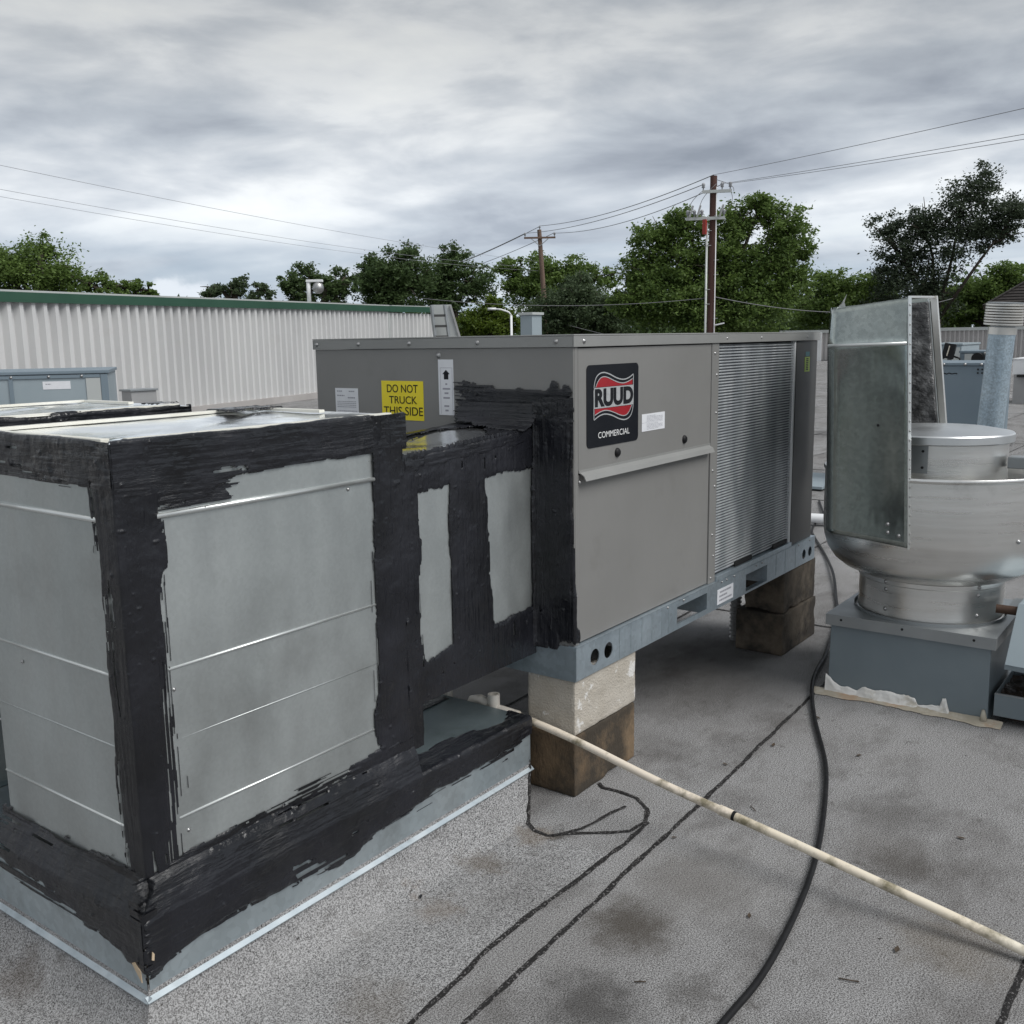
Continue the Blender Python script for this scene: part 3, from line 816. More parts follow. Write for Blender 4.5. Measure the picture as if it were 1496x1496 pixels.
for x0, x1 in ((4.13, 4.32), (4.58, 4.76)):
    mb = MB(); mb.box(x0, x1, 1.8085, 1.8165, 0.585, 0.607); mb.build('drain_slot', M['dark_in'], ac, bevel=0.003)
mb = MB(); mb.box(3.92, 4.80, 1.800, 1.829, 0.561, 0.583); mb.build('sill_channel', M['rail'], ac, bevel=0.002)
# lid with turned-down rim
mb = MB(); mb.box(2.783, 5.118, 1.803, 3.060, 1.6285, 1.634); mb.build('top_lid', M['cap'], ac, bevel=0.002)
for (a, b, c, d) in ((2.7835, 5.1175, 1.8035, 1.808), (2.7835, 5.1175, 3.055, 3.0595)):
    mb = MB(); mb.box(a, b, c, d, 1.592, 1.628); mb.build('lid_rim', M['cap'], ac, bevel=0.0015)
for (a, b) in ((2.7835, 2.788), (5.113, 5.1175)):
    mb = MB(); mb.box(a, b, 1.8085, 3.0545, 1.592, 1.628); mb.build('lid_rim', M['cap'], ac, bevel=0.0015)
for y in (3.035, 2.80, 2.535, 2.21, 1.875):
    screw(ac, (2.7835, y, 1.611), nX, sc=0.95)
for x in (2.845, 3.98, 4.35, 4.93):
    screw(ac, (x, 1.8035, 1.611), nY, sc=0.95 if x < 3 else 0.6)
screw(ac, (2.79, 2.397, 1.567), nX, sc=1.2)
screw(ac, (2.7975 + 0.03, 1.811, 1.135), nY, sc=0.8)
screw(ac, (2.8, 1.8095, 0.74), nY, sc=0.7)
for x in (3.46, 3.60, 3.97, 4.02, 4.10, 4.35, 4.42, 4.9, 5.06):
    screw(ac, (x, 1.7995, 0.549), nY, sc=0.6)
# base rail with fork slots and lifting holes
rail_holes = [circle(2.908, 0.494, 0.030), circle(3.002, 0.494, 0.030), circle(4.985, 0.486, 0.026), circle(5.073, 0.486, 0.026),
              [(3.545, 0.458), (3.824, 0.458), (3.824, 0.531), (3.545, 0.531)], [(4.237, 0.446), (4.49, 0.446), (4.49, 0.527), (4.237, 0.527)]]
mb = MB()
vs, fs = plate_holes([(2.785, 0.436), (5.142, 0.436), (5.142, 0.558), (2.785, 0.558)], rail_holes, (0, 1.803, 0), X, Z, 0.004)
mb.add(vs, fs)
mb.box(2.786, 5.141, 1.8055, 1.845, 0.433, 0.4365)
mb.box(2.786, 5.141, 1.799, 1.834, 0.5575, 0.5605)
for x0, x1 in ((3.528, 3.544), (3.825, 3.84), (4.22, 4.236), (4.491, 4.506)):
    mb.box(x0, x1, 1.8055, 1.95, 0.4366, 0.53)
mb.build('base_rail', M['rail'], ac, recalc=False)
for x in (3.08, 3.165, 3.25, 3.33, 3.41, 3.47, 4.60, 4.72, 4.86):
    mb = MB(); mb.box(x, x + 0.0025, 1.7998, 1.8008, 0.44, 0.556); mb.build('pressed_line', M['flash'], ac)
mb = MB(); mb.box(2.784, 2.7885, 1.8055, 3.05, 0.433, 0.5575); mb.build('base_rail', M['rail'], ac)
mb = MB(); mb.box(5.138, 5.142, 1.8055, 3.05, 0.437, 0.5575); mb.build('base_rail', M['rail'], ac)
mb = MB(); mb.box(2.786, 5.141, 3.046, 3.050, 0.433, 0.44); mb.build('base_rail', M['rail'], ac)
mb = MB(); mb.box(2.80, 5.13, 1.95, 3.04, 0.535, 0.559); mb.build('floor_pan', M['dark_in'], ac)
for x in (2.955, 5.03):
    mb = MB(); mb.box(x - 0.10, x + 0.10, 1.86, 1.864, 0.45, 0.53); mb.build('rail_backing', M['dark_in'], ac)
mb = MB(); mb.box(4.24, 4.49, 1.955, 1.96, 0.44, 0.53); mb.build('fork_pocket', M['dark_red'], ac)
for x in (3.078, 3.607):
    mb = MB()
    pr = [(0.0001, -0.010), (0.012, -0.009), (0.0165, -0.004), (0.0175, 0.0)]
    vs = []
    mb.lathe((0, 0, 0), [(r, z) for r, z in pr], 16)
    mb.v = [(x + a, 1.8115 + c, 1.213 + b) for a, b, c in mb.v]
    mb.build('rubber_plug', M['rubber'], ac, smooth=True)
# --- badge on the upper panel
bw, bh = 0.356, 0.284
bo = (2.871, 1.8115, 1.2455)
def rrect(x0, y0, x1, y1, r, n=6):
    out = []
    for cx, cy, a0 in ((x1 - r, y0 + r, -90), (x1 - r, y1 - r, 0), (x0 + r, y1 - r, 90), (x0 + r, y0 + r, 180)):
        for k in range(n + 1):
            a = math.radians(a0 + 90 * k / n)
            out.append((cx + r * math.cos(a), cy + r * math.sin(a)))
    return out
badge = polyplate('badge', M['badge'], ac, bo, X, Z, [rrect(0, 0, bw, bh, 0.018)], 0.0004, 0.0016)
tag(badge, 'black brand badge with a red wave emblem and white lettering')
def bz(pts, n=24):
    """Catmull-Rom through pts"""
    P = [pts[0]] + list(pts) + [pts[-1]]
    out = []
    for i in range(1, len(P) - 2):
        for k in range(n):
            t = k / n
            p0, p1, p2, p3 = P[i - 1], P[i], P[i + 1], P[i + 2]
            out.append(tuple(0.5 * ((2 * p1[j]) + (-p0[j] + p2[j]) * t + (2 * p0[j] - 5 * p1[j] + 4 * p2[j] - p3[j]) * t * t + (-p0[j] + 3 * p1[j] - 3 * p2[j] + p3[j]) * t ** 3) for j in (0, 1)))
    out.append(P[-2])
    return out
def B(u, v):
    return (u * bw, (1 - v) * bh)
topw = [B(0.155, 0.270), B(0.20, 0.200), B(0.255, 0.158), B(0.32, 0.148), B(0.40, 0.165), B(0.50, 0.202), B(0.60, 0.232), B(0.69, 0.243), B(0.78, 0.229), B(0.872, 0.198)]
outw = [B(0.124, 0.300), B(0.135, 0.225), B(0.165, 0.155), B(0.21, 0.117), B(0.27, 0.098), B(0.34, 0.100), B(0.43, 0.125), B(0.53, 0.165), B(0.62, 0.190), B(0.71, 0.198), B(0.80, 0.180), B(0.889, 0.140)]
tw, ow = bz(topw, 6), bz(outw, 6)
emc = B(0.5065, 0.402)
def flip(ps):
    return [(2 * emc[0] - a, 2 * emc[1] - b) for a, b in ps]
y1_ = B(0, 0.272)[1]
for ps in (tw, flip(tw)):
    base_y = y1_ if ps is tw else 2 * emc[1] - y1_
    quads = []
    for (a0, b0), (a1, b1) in zip(ps[:-1], ps[1:]):
        quads.append([(a0, base_y), (a1, base_y), (a1, b1), (a0, b0)])
    polyplate('red_wave', M['badge_red'], badge, bo, X, Z, quads, 0.0028)
lines = ribbon(tw, 0.0032) + ribbon(flip(tw), 0.0032) + ribbon(ow, 0.0042) + ribbon(flip(ow), 0.0042)
lines += ribbon([ow[-1], B(0.889, 0.53)], 0.0042) + ribbon([flip(ow)[-1], B(0.124, 0.272)], 0.0042)
polyplate('emblem_outline', M['badge_grey'], badge, bo, X, Z, lines, 0.0034)
polyplate('silver_band', M['badge_grey'], badge, bo, X, Z, [[B(0.126, 0.528), B(0.887, 0.528), B(0.887, 0.276), B(0.126, 0.276)]], 0.0040)
textmesh('brand_lettering', 'RUUD', M['ink'], badge, Vector(bo) + Vector((0.138 * bw, 0, (1 - 0.512) * bh)), X, Z, 0.742 * bw, 0.222 * bh, off=0.05, push=0.0048)
textmesh('brand_lettering', 'COMMERCIAL', M['badge_white'], badge, Vector(bo) + Vector((0.205 * bw, 0, (1 - 0.895) * bh)), X, Z, 0.61 * bw, 0.076 * bh, off=0.0, push=0.0030)
# --- paper labels
def paper(par, name, org, U, V, w, h, rows, mat='paper', thick=0.0006, cols=None):
    p = polyplate(name, M[mat], par, org, U, V, [[(0, 0), (w, 0), (w, h), (0, h)]], 0.0006, thick)
    ln = []
    for (y, x0, x1, t) in rows:
        x = x0
        rnd = random.Random(int(y * 1e4) + int(x0 * 1e3))
        while x < x1:
            l = rnd.uniform(0.03, 0.10)
            ln.append([(x * w, y * h), (min(x + l, x1) * w, y * h), (min(x + l, x1) * w, (y + t) * h), (x * w, (y + t) * h)])
            x += l + 0.018
    tag(polyplate('print_line', M['print'], p, org, U, V, ln, 0.0018), kind='stuff')
    return p
paper(ac, 'warning_label', (3.257, 1.8115, 1.272), X, Z, 0.180, 0.065,
      [(0.86 - 0.075 * k, 0.2, 0.9 if k % 5 else 0.6, 0.022) for k in range(5)] + [(0.40 - 0.075 * k, 0.2, 0.9 if k % 4 else 0.7, 0.022) for k in range(5)] + [(0.49, 0.0, 0.9, 0.012)])
paper(ac, 'rail_label', (3.926, 1.801, 0.452), X, Z, 0.168, 0.068,
      [(0.72, 0.16, 0.85, 0.12), (0.45, 0.12, 0.6, 0.12), (0.18, 0.12, 0.9, 0.12)])
eg = polyplate('energy_label', M['green_lab'], ac, (4.925, 1.8115, 1.436), X, Z, [[(0, 0), (0.07, 0), (0.07, 0.074), (0, 0.074)]], 0.0006, 0.0006)
polyplate('print_line', M['teal'], eg, (4.935, 1.8115, 1.514), X, Z, [[(0, 0), (0.055, 0), (0.055, 0.022), (0, 0.022)]], 0.0008)
polyplate('print_line', M['ink'], eg, (4.925, 1.8115, 1.436), X, Z, [[(0.018, 0.008 + k * 0.009), (0.05, 0.008 + k * 0.009), (0.05, 0.013 + k * 0.009), (0.018, 0.013 + k * 0.009)] for k in range(7)], 0.0018)
# labels on the short end panel (read from +Y to -Y)
paper(ac, 'data_label', (2.79, 2.946, 1.298), nY, Z, 0.128, 0.142,
      [(0.90, 0.08, 0.32, 0.03), (0.90, 0.6, 0.86, 0.03), (0.78, 0.08, 0.42, 0.03), (0.72, 0.55, 0.86, 0.035)] +
      [(0.62 - 0.05 * k, 0.08, 0.9, 0.018) for k in range(4)] + [(0.36 - 0.05 * k, 0.08, 0.93, 0.016) for k in range(6)])
yl = polyplate('yellow_label', M['yellow'], ac, (2.79, 2.690, 1.324), nY, Z, [[(0, 0), (0.214, 0.0), (0.214, 0.148), (0, 0.148)]], 0.0006, 0.0006)
for body, u0, v0, w, h in (('DO NOT', 0.029, 0.104, 0.158, 0.0303), ('TRUCK', 0.0386, 0.062, 0.143, 0.0287), ('THIS SIDE', 0.0097, 0.018, 0.200, 0.0325)):
    textmesh('warning_lettering', body, M['ink'], yl, Vector((2.79, 2.690 - u0, 1.324 + v0)), nY, Z, w, h, off=0.006, push=0.0018)
al = polyplate('arrow_label', M['paper'], ac, (2.79, 2.400, 1.33), nY, Z, [[(0, 0.02), (0.072, 0.02), (0.072, 0.222), (0, 0.222)]], 0.0006, 0.0006)
polyplate('arrow', M['ink'], al, (2.79, 2.400, 1.33), nY, Z, [[(0.027, 0.150), (0.048, 0.150), (0.048, 0.170), (0.027, 0.170)], [(0.020, 0.169), (0.055, 0.169), (0.0375, 0.185)]], 0.0018)
polyplate('print_line', M['print'], al, (2.79, 2.400, 1.33), nY, Z,
          ribbon([(0.010, 0.024), (0.010, 0.192), (0.066, 0.192), (0.066, 0.024)], 0.0012) +
          [[(a, y), (0.075 - a, y), (0.075 - a, y + 0.006), (a, y + 0.006)] for a, y in ((0.033, 0.130), (0.020, 0.113), (0.028, 0.097), (0.022, 0.080), (0.026, 0.050), (0.030, 0.034))], 0.0018)

# ================================================================ CONCRETE BLOCKS
def cblock(label, mat, x0, x1, y0, y1, z0, z1, seed, cat='concrete block'):
    bm = bmesh.new()
    mb = MB(); mb.box(x0, x1, y0, y1, z0, z1)
    me0 = bpy.data.meshes.new('t'); me0.from_pydata(mb.v, [], mb.f); bm.from_mesh(me0); bpy.data.meshes.remove(me0)
    bmesh.ops.recalc_face_normals(bm, faces=bm.faces)
    bmesh.ops.bevel(bm, geom=bm.edges[:], offset=0.006, segments=2, affect='EDGES', profile=0.5)
    bmesh.ops.subdivide_edges(bm, edges=[e for e in bm.edges if e.calc_length() > 0.05], cuts=22, use_grid_fill=True)
    bm.normal_update()
    co = np.array([v.co[:] for v in bm.verts])
    nr = np.array([v.normal[:] for v in bm.verts])
    u = co[:, 0] * 1.0 + co[:, 1] * 0.7
    dsp = (fbm(u * 30, co[:, 2] * 30 + co[:, 1] * 20, seed, 4) - 0.5) * 0.005
    big = fbm(u * 9, co[:, 2] * 9 + seed, seed + 4, 3)
    dsp -= np.clip(big - 0.64, 0, 1) * 0.05
    co = co + nr * dsp[:, None]
    base = np.array([(x0 + x1) / 2, (y0 + y1) / 2, z0])
    for v, c in zip(bm.verts, co - base):
        v.co = c
    me = bpy.data.meshes.new('concrete_block')
    bm.to_mesh(me); bm.free()
    me.shade_smooth(); me.set_sharp_from_angle(angle=math.radians(40))
    o = link('concrete_block', me, M[mat])
    o.location = base
    return tag(o, label, cat, group='concrete blocks under the air conditioner')
cblock('pale grey concrete block with white splashes, directly under the near corner of the air conditioner', 'block_pale', 2.79, 3.222, 1.811, 2.015, 0.229, 0.4325, 3)
cblock('brown stained concrete block on the roof under the pale block', 'block_brown', 2.784, 3.214, 1.809, 2.005, 0.001, 0.2275, 8)
cblock('brown concrete block under the far end of the air conditioner, topmost of its stack', 'block_far', 4.735, 5.185, 1.808, 2.02, 0.219, 0.4325, 12)
cblock('dark wet concrete block on the roof, lower one of the far stack', 'block_far', 4.715, 5.19, 1.800, 2.055, 0.001, 0.217, 17)

# ================================================================ ROOF CURBS WITH METAL FLASHING
def make_curb(x0, x1, y0, y1, label, front=True):
    c = thing('roof_curb', label, 'roof curb', (x0, y0, 0), group='metal flashed roof curbs')
    mb = MB(); mb.box(x0 + 0.006, x1 - 0.006, y0 + 0.006, y1 - 0.006, 0.05, 0.298); mb.build('curb_frame', M['chipwood'], c)
    # membrane turned up with a cant
    k, t = 0.085, 0.128
    mb = MB()
    o = [(x0 - k, y0 - k, 0.002), (x1 + k, y0 - k, 0.002), (x1 + k, y1 + k, 0.002), (x0 - k, y1 + k, 0.002)]
    rings, corner = [], []
    for kk, zz in ((0.112, 0.001), (0.092, 0.005), (0.072, 0.014), (0.052, 0.032), (0.034, 0.056), (0.018, 0.086), (0.007, 0.115), (0.001, t + 0.02)):
        ke = kk * 0.25
        corner.append((x1 - kk * 1.5 - 0.001, y0 - kk, zz))
        rings += [(x0 - kk, y0 - kk, zz), (x1 - kk * 1.5, y0 - kk, zz), (x1 + ke, y1 + kk, zz), (x0 - kk, y1 + kk, zz)]
    i1 = [(x0 - 0.012, y0 - 0.012, t * 0.62), (x1 + 0.012, y0 - 0.012, t * 0.62), (x1 + 0.012, y1 + 0.012, t * 0.62), (x0 - 0.012, y1 + 0.012, t * 0.62)]
    i2 = [(x0 - 0.001, y0 - 0.001, t + 0.02), (x1 + 0.001, y0 - 0.001, t + 0.02), (x1 + 0.001, y1 + 0.001, t + 0.02), (x0 - 0.001, y1 + 0.001, t + 0.02)]
    vs = rings
    fs = []
    for a in range(0, 28, 4):
        for q in range(4):
            fs.append((a + q, a + (q + 1) % 4, a + 4 + (q + 1) % 4, a + 4 + q))
    mb.add(vs, fs).build('membrane_upstand', M['roof_pale'], c, recalc=False, smooth=True, auto=40)
    cl = MB(); cl.tube([(a + 0.003 * math.sin(k * 2.3), b, z) for k, (a, b, z) in enumerate(corner)], 0.006, 8, rad=[0.007, 0.005, 0.008, 0.0045, 0.007, 0.005, 0.006, 0.003]); cl.build('bitumen_bleed', M['bitumen'], c, smooth=True)
    for nm, o_, U, w in (('flashing', (x0, y0 - 0.004, 0.122), X, x1 - x0), ('flashing', (x0 - 0.004, y1, 0.122), nY, y1 - y0)):
        gridpanel(nm, M['flash'], c, o_, U, Z, w, 0.176, 0.0016, 5, n=30)
    mb = MB(); mb.box(x1 + 0.0, x1 + 0.004, y0, y1, 0.122, 0.298); mb.build('flashing', M['flash'], c)
    mb = MB(); mb.box(x0, x1, y1, y1 + 0.004, 0.122, 0.298); mb.build('flashing', M['flash'], c)
    mb = MB(); mb.box(x0 - 0.003, x1 + 0.004, y0 - 0.003, y1 + 0.004, 0.2985, 0.303); mb.build('curb_top', M['flash_dark'], c)
    lipp = [(0, 0.1225), (-0.013, 0.112), (-0.0125, 0.1095), (0.002, 0.119)]
    mb = MB(); mb.prism([(x0 - 0.014, y0 - 0.004 + a, z) for a, z in lipp], (x1 - x0 + 0.018, 0, 0)); mb.build('flashing_lip', M['flash_lip'], c)
    mb = MB(); mb.prism([(x0 - 0.004 + a, y0 - 0.014, z) for a, z in lipp], (0, y1 - y0 + 0.018, 0)); mb.build('flashing_lip', M['flash_lip'], c)
    return c
M['flash_dark'] = pm('curb_top_zinc', (0.13, 0.17, 0.185), (0.20, 0.245, 0.26), 2.5, (0.3, 0.5), 0.6, dirt=((0.09, 0.115, 0.12), 5.0, 0.5, 0.75))
CX0, CX1, CY0, CY1 = 1.163, 2.698, 1.945, 2.635
curb = make_curb(CX0, CX1, CY0, CY1, 'near roof curb with zinc flashing smeared with black sealant under the front duct')
# crack along the upstand corner
def I(x, xs, ys):
    return np.interp(x, xs, ys)
loR = ([0, 0.04, 0.06, 0.15, 0.35, 0.455, 0.615, 0.73, 0.995, 1.155, 1.335, 1.507, 1.54], [0.172, 0.175, 0.198, 0.218, 0.212, 0.206, 0.186, 0.222, 0.234, 0.242, 0.247, 0.246, 0.25])
def mR(s, t):       # z measured along the profile; curb face first
    return np.minimum(t + 0.16 + 0.012 - I(s, *loR), 0.42 + 0.02 * np.sin(s * 9) - (t + 0.16)) + 0.006
seal(curb, [(1.158, 1.9405, 0.16), (1.158, 1.9405, 0.300), (1.158, 1.945, 0.312), (1.158, 1.963, 0.372), (1.158, 1.9745, 0.39), (1.158, 1.9745, 0.47)], X, 0.965, 
     lambda s, t: np.minimum(mR(s, t), np.minimum(I(s, [0, 0.1, 0.35, 0.54, 0.63, 0.78, 0.97], [0.245, 0.250, 0.255, 0.275, 0.300, 0.30, 0.30]) - t, np.maximum(s - 0.0, -t + 0.02))) , seed=21, th=0.012, starve=0.34, brush='s', dry=0.012)
seal(curb, [(2.10, 1.9405, 0.19), (2.10, 1.9405, 0.3005), (2.10, 1.9445, 0.3045), (2.10, 2.17, 0.3045)], X, 0.60,
     lambda s, t: np.minimum(t + 0.19 + 0.012 - I(s + 0.942, *loR), np.maximum(0.111 + I(s, [0, 0.10, 0.17, 0.25, 0.5, 0.6], [0.3, 0.12, 0.095, 0.11, 0.06, 0.10]) - t, 0.10 - s)), seed=23, th=0.012, starve=0.34, brush='s', dry=0.010)
loF = ([0, 0.235, 0.42, 0.54, 0.63, 0.68], [0.262, 0.250, 0.222, 0.212, 0.195, 0.19])
seal(curb, [(1.1585, 2.635, 0.17), (1.1585, 2.635, 0.300), (1.164, 2.635, 0.312), (1.188, 2.635, 0.352), (1.1995, 2.635, 0.372), (1.1995, 2.635, 0.43)], nY, 0.697,
     lambda s, t: np.minimum(t + 0.17 - I(s, *loF), 0.235 - t), seed=27, th=0.013, starve=0.34, brush='s', dry=0.010)
seal(curb, [(2.33, 2.28, 0.304), (2.33, 2.36, 0.304)], X, 0.36, lambda s, t: np.minimum(np.minimum(t, 0.08 - t), np.minimum(s, 0.36 - s)), seed=29, th=0.006)
seal(curb, [(1.21, 1.9395, 0.15), (1.1572, 1.9395, 0.15), (1.1572, 2.0, 0.15)], Z, 0.205,
     lambda s, t: np.minimum(np.minimum(t - 0.01, 0.10 - t), s + 0.15 - I(t, [0, 0.045, 0.054, 0.065, 0.11], [0.205, 0.185, 0.165, 0.185, 0.20])), seed=31, th=0.008, brush='t', rag=0.006, dry=0.008)
chip = polyplate('bare_wood_chip', M['chipwood'], curb, (1.1555, 1.985, 0.165), nY, Z, [[(0, 0.03), (0.028, 0.0), (0.036, -0.008), (0.034, 0.02), (0.012, 0.036)]], 0.0045, 0.002)
polyplate('bare_wood_chip', M['chipwood'], curb, (1.166, 1.9375, 0.215), X, Z, [[(0, 0), (0.006, -0.004), (0.008, 0.012), (0.003, 0.02)]], 0.0085, 0.002)
curb2 = make_curb(CX0 + 0.02, CX1, 2.955, 3.66, 'second roof curb behind the front duct, mostly hidden')

# ================================================================ DUCTS
def make_plenum(label, y0, y1, front):
    d_ = thing('plenum_duct', label, 'duct', (1.2, y0, 0.303), group='sheet metal plenum ducts')
    x0, x1, z0, z1 = 1.2, 2.125, 0.303, 1.406
    gridpanel('side_panel', M['galv'], d_, (x0, y0, z0), X, Z, x1 - x0, z1 - z0, 0.0042, 31, fr=2.0)
    gridpanel('front_panel', M['galv'], d_, (x0, y1, z0), nY, Z, y1 - y0, z1 - z0, 0.0036, 37, fr=2.0)
    mb = MB(); mb.box(x0 + 0.004, x1, y1 - 0.004, y1, z0, z1); mb.build('side_panel', M['galv'], d_)
    mb = MB(); mb.box(x1 - 0.004, x1, y0 + 0.004, y1 - 0.004, z0, z1); mb.build('back_panel', M['galv'], d_)
    mb = MB(); mb.box(x0 + 0.006, x1 - 0.006, y0 + 0.006, y1 - 0.006, z0 + 0.01, z1 - 0.02); mb.build('liner', M['dark_in'], d_)
    n = 30
    a, b = np.linspace(x0 - 0.004, x1 + 0.004, n), np.linspace(y0 - 0.004, y1 + 0.004, n)
    A, B_ = np.meshgrid(a, b, indexing='ij')
    ed = np.minimum.reduce([A - a[0], a[-1] - A, B_ - b[0], b[-1] - B_])
    Zt = z1 + 0.004 - np.clip(ed / 0.03, 0, 1) * 0.004 + (fbm(A * 3, B_ * 3, 41, 2) - 0.5) * 0.016 * np.clip(ed / 0.1, 0, 1) - 0.006 * np.exp(-((A - x0) / (x1 - x0) - (B_ - y0) / (y1 - y0)) ** 2 * 300)
    P = np.stack([A, B_, Zt], -1).reshape(-1, 3)
    idx = np.arange(n * n).reshape(n, n)
    q = np.stack([idx[:-1, :-1], idx[1:, :-1], idx[1:, 1:], idx[:-1, 1:]], -1).reshape(-1, 4)
    npmesh('top_sheet', P, q, M['galv_top_skylit'], d_)
    for (p0, p1) in (((x0 + 0.05, y0 + 0.02), (x1 - 0.03, y0 + 0.02)), ((x0 + 0.03, y1 - 0.02), (x1 - 0.03, y1 - 0.02)), ((x0 + 0.02, y0 + 0.05), (x0 + 0.02, y1 - 0.05)), ((x1 - 0.03, y0 + 0.3), (x1 - 0.03, y1 - 0.04))):
        mb = MB(); mb.bar((*p0, z1 + 0.007), (*p1, z1 + 0.007), 0.022, 0.009); mb.build('seam_flange', M['flange'], d_, bevel=0.002)
    for z, r in ((1.236, 0.0065), (0.872, 0.0034), (0.50, 0.0032)):
        mb = MB(); mb.tube([(x0 + (0.098 if front else 0.002), y0 - r * 0.25, z), (x0 + (0.80 if front else 0.92), y0 - r * 0.25, z)], r, 10); mb.build('stiffening_bead', M['galv_bead'], d_, smooth=True)
        mb = MB(); mb.tube([(x0 - r * 0.25, y0 + (0.075 if front else 0.002), z), (x0 - r * 0.25, y1 - 0.002, z)], r, 10); mb.build('stiffening_bead', M['galv_bead'], d_, smooth=True)
    for z in (0.695,):
        mb = MB(); mb.tube([(x0 + 0.002, y0 + 0.0012, z), (x1 - 0.004, y0 + 0.0012, z)], 0.0026, 8); mb.build('stiffening_bead', M['galv'], d_, smooth=True)
        mb = MB(); mb.tube([(x0 + 0.0012, y0 + 0.002, z), (x0 + 0.0012, y1 - 0.002, z)], 0.0026, 8); mb.build('stiffening_bead', M['galv'], d_, smooth=True)
    for (x, z) in ((1.31, 0.82), (1.32, 0.46), (1.9, 1.22)):
        screw(d_, (x, y0 - 0.001, z), nY, sc=0.55)
    for (y, z) in ((y0 + 0.52, 1.27), (y0 + 0.48, 0.83)):
        screw(d_, (x0 - 0.001, y, z), nX, sc=0.55)
    return d_
PY0, PY1 = 1.975, 2.605
duct = make_plenum('front galvanized duct with black sealant along its edges, standing on the near curb', PY0, PY1, True)
rc = PY0 - 0.0022
# vertical corner: from the right face round to the front face
vbx, vbw = [0, 0.07, 0.30, 0.41, 0.60, 0.705, 0.745, 0.86, 0.95, 1.02, 1.03], [0.066, 0.068, 0.072, 0.075, 0.092, 0.095, 0.120, 0.112, 0.116, 0.15, 0.20]
seal(duct, [(1.35, rc, 0.38), (1.1978, rc, 0.38), (1.1978, 2.09, 0.38)], Z, 1.03,
     lambda s, t: np.minimum(t - (0.152 - I(s, vbx, vbw)), 0.152 + I(s, [0, 0.2, 0.5, 0.9, 1.03], [0.084, 0.086, 0.082, 0.087, 0.098]) - t) + 0.002, seed=51, th=0.006, brush='s', dry=0.022, rag=0.007, res=0.0026, starve=0.13)
# top edge of the right face, rolled over onto the top
tlx, tlz = [0, 0.08, 0.13, 0.20, 0.25, 0.31, 0.36, 0.5, 0.7, 0.8, 0.95], [1.28, 1.275, 1.265, 1.268, 1.262, 1.29, 1.308, 1.312, 1.316, 1.32, 1.30]
seal(duct, [(1.196, rc, 1.21), (1.196, rc, 1.4115), (1.196, PY0 + 0.035, 1.4135)], X, 0.94,
     lambda s, t: np.minimum(t + 1.21 - I(s, tlx, tlz), 0.2015 + 0.012 + 0.01 * np.sin(s * 13) - t), seed=57, th=0.009, brush='s', dry=0.016, rag=0.009)
seal(duct, [(1.30, rc, 1.21), (1.30, rc, 1.31)], X, 0.24, lambda s, t: np.minimum(np.minimum(t - 0.015, 0.1 - t), np.minimum(s, 0.22 - s)) - 0.022, seed=58, th=0.002, brush='s', dry=0.034, rag=0.008)
# top edge of the front face
seal(duct, [(1.1978, PY1 + 0.004, 1.25), (1.1978, PY1 + 0.004, 1.4115), (1.225, PY1 + 0.004, 1.4135)], nY, 0.637,
     lambda s, t: np.minimum(t + 1.25 - I(s, [0, 0.15, 0.33, 0.5, 0.64], [1.335, 1.333, 1.322, 1.31, 1.30]), 0.1615 + 0.008 + 0.008 * np.sin(s * 17) - t), seed=61, th=0.009, brush='s', dry=0.018)
seal(duct, [(1.198, 2.605, 1.25), (1.198, 2.605, 1.36)], nY, 0.50, lambda s, t: np.minimum(t - 0.05, 0.1 - t) - 0.016, seed=63, th=0.002, brush='s', dry=0.034, rag=0.010)
# right vertical band, onto the transition
seal(duct, [(2.17, rc, 0.38), (1.93, rc, 0.38)], Z, 1.035,
     lambda s, t: np.minimum(0.24 - I(s, [0, 0.06, 0.14, 0.22, 0.3, 0.5, 0.9, 1.03], [0.02, 0.05, 0.022, 0.046, 0.060, 0.060, 0.062, 0.056]) - t, np.maximum(t - 0.05, 0.905 - s)), seed=67, th=0.008, brush='s', dry=0.011, rag=0.006)
# splotches on the top near the far edge
seal(duct, [(1.92, PY1 - 0.16, 1.4135), (1.92, PY1 + 0.03, 1.4135)], X, 0.21, lambda s, t: np.minimum(np.minimum(s, 0.21 - s), np.minimum(t - 0.04, 0.19 - t)), seed=71, th=0.014, rag=0.02)
seal(duct, [(1.20, PY1 - 0.03, 1.412), (1.20, PY1 + 0.004, 1.412), ], X, 0.9, lambda s, t: np.minimum(t - 0.012, 0.04 - t) * 1.0 - 0.003, seed=73, th=0.008)
# transition to the air conditioner
TY1 = 2.33
mb = MB()
sec = lambda x, zb, zt: [(x, PY0, zb), (x, TY1, zb), (x, TY1, zt), (x, PY0, zt)]
a_, b_ = sec(2.1255, 0.535, 1.2725), sec(2.7835, 0.548, 1.312)
mb.add(a_ + b_, [(0, 1, 5, 4), (1, 2, 6, 5), (3, 0, 4, 7), (0, 3, 2, 1), (4, 5, 6, 7)])
mb.build('transition_duct', M['galv'], duct)
mb = MB()
nx, ny = 24, 14
vs, fs = [], []
for i in range(nx):
    for j in range(ny):
        u, v = i / (nx - 1), j / (ny - 1)
        x = 2.126 + u * 0.657
        vs.append((x, PY0 + v * (TY1 - PY0), 1.274 + 0.0395 * u + 0.014 * math.sin(u * 6 + v * 3) * math.sin(math.pi * v) * math.sin(math.pi * u)))
for i in range(nx - 1):
    for j in range(ny - 1):
        fs.append((i * ny + j, (i + 1) * ny + j, (i + 1) * ny + j + 1, i * ny + j + 1))
mb.add(vs, fs).build('transition_top', M['galv_top_skylit'], duct, smooth=True, recalc=False)
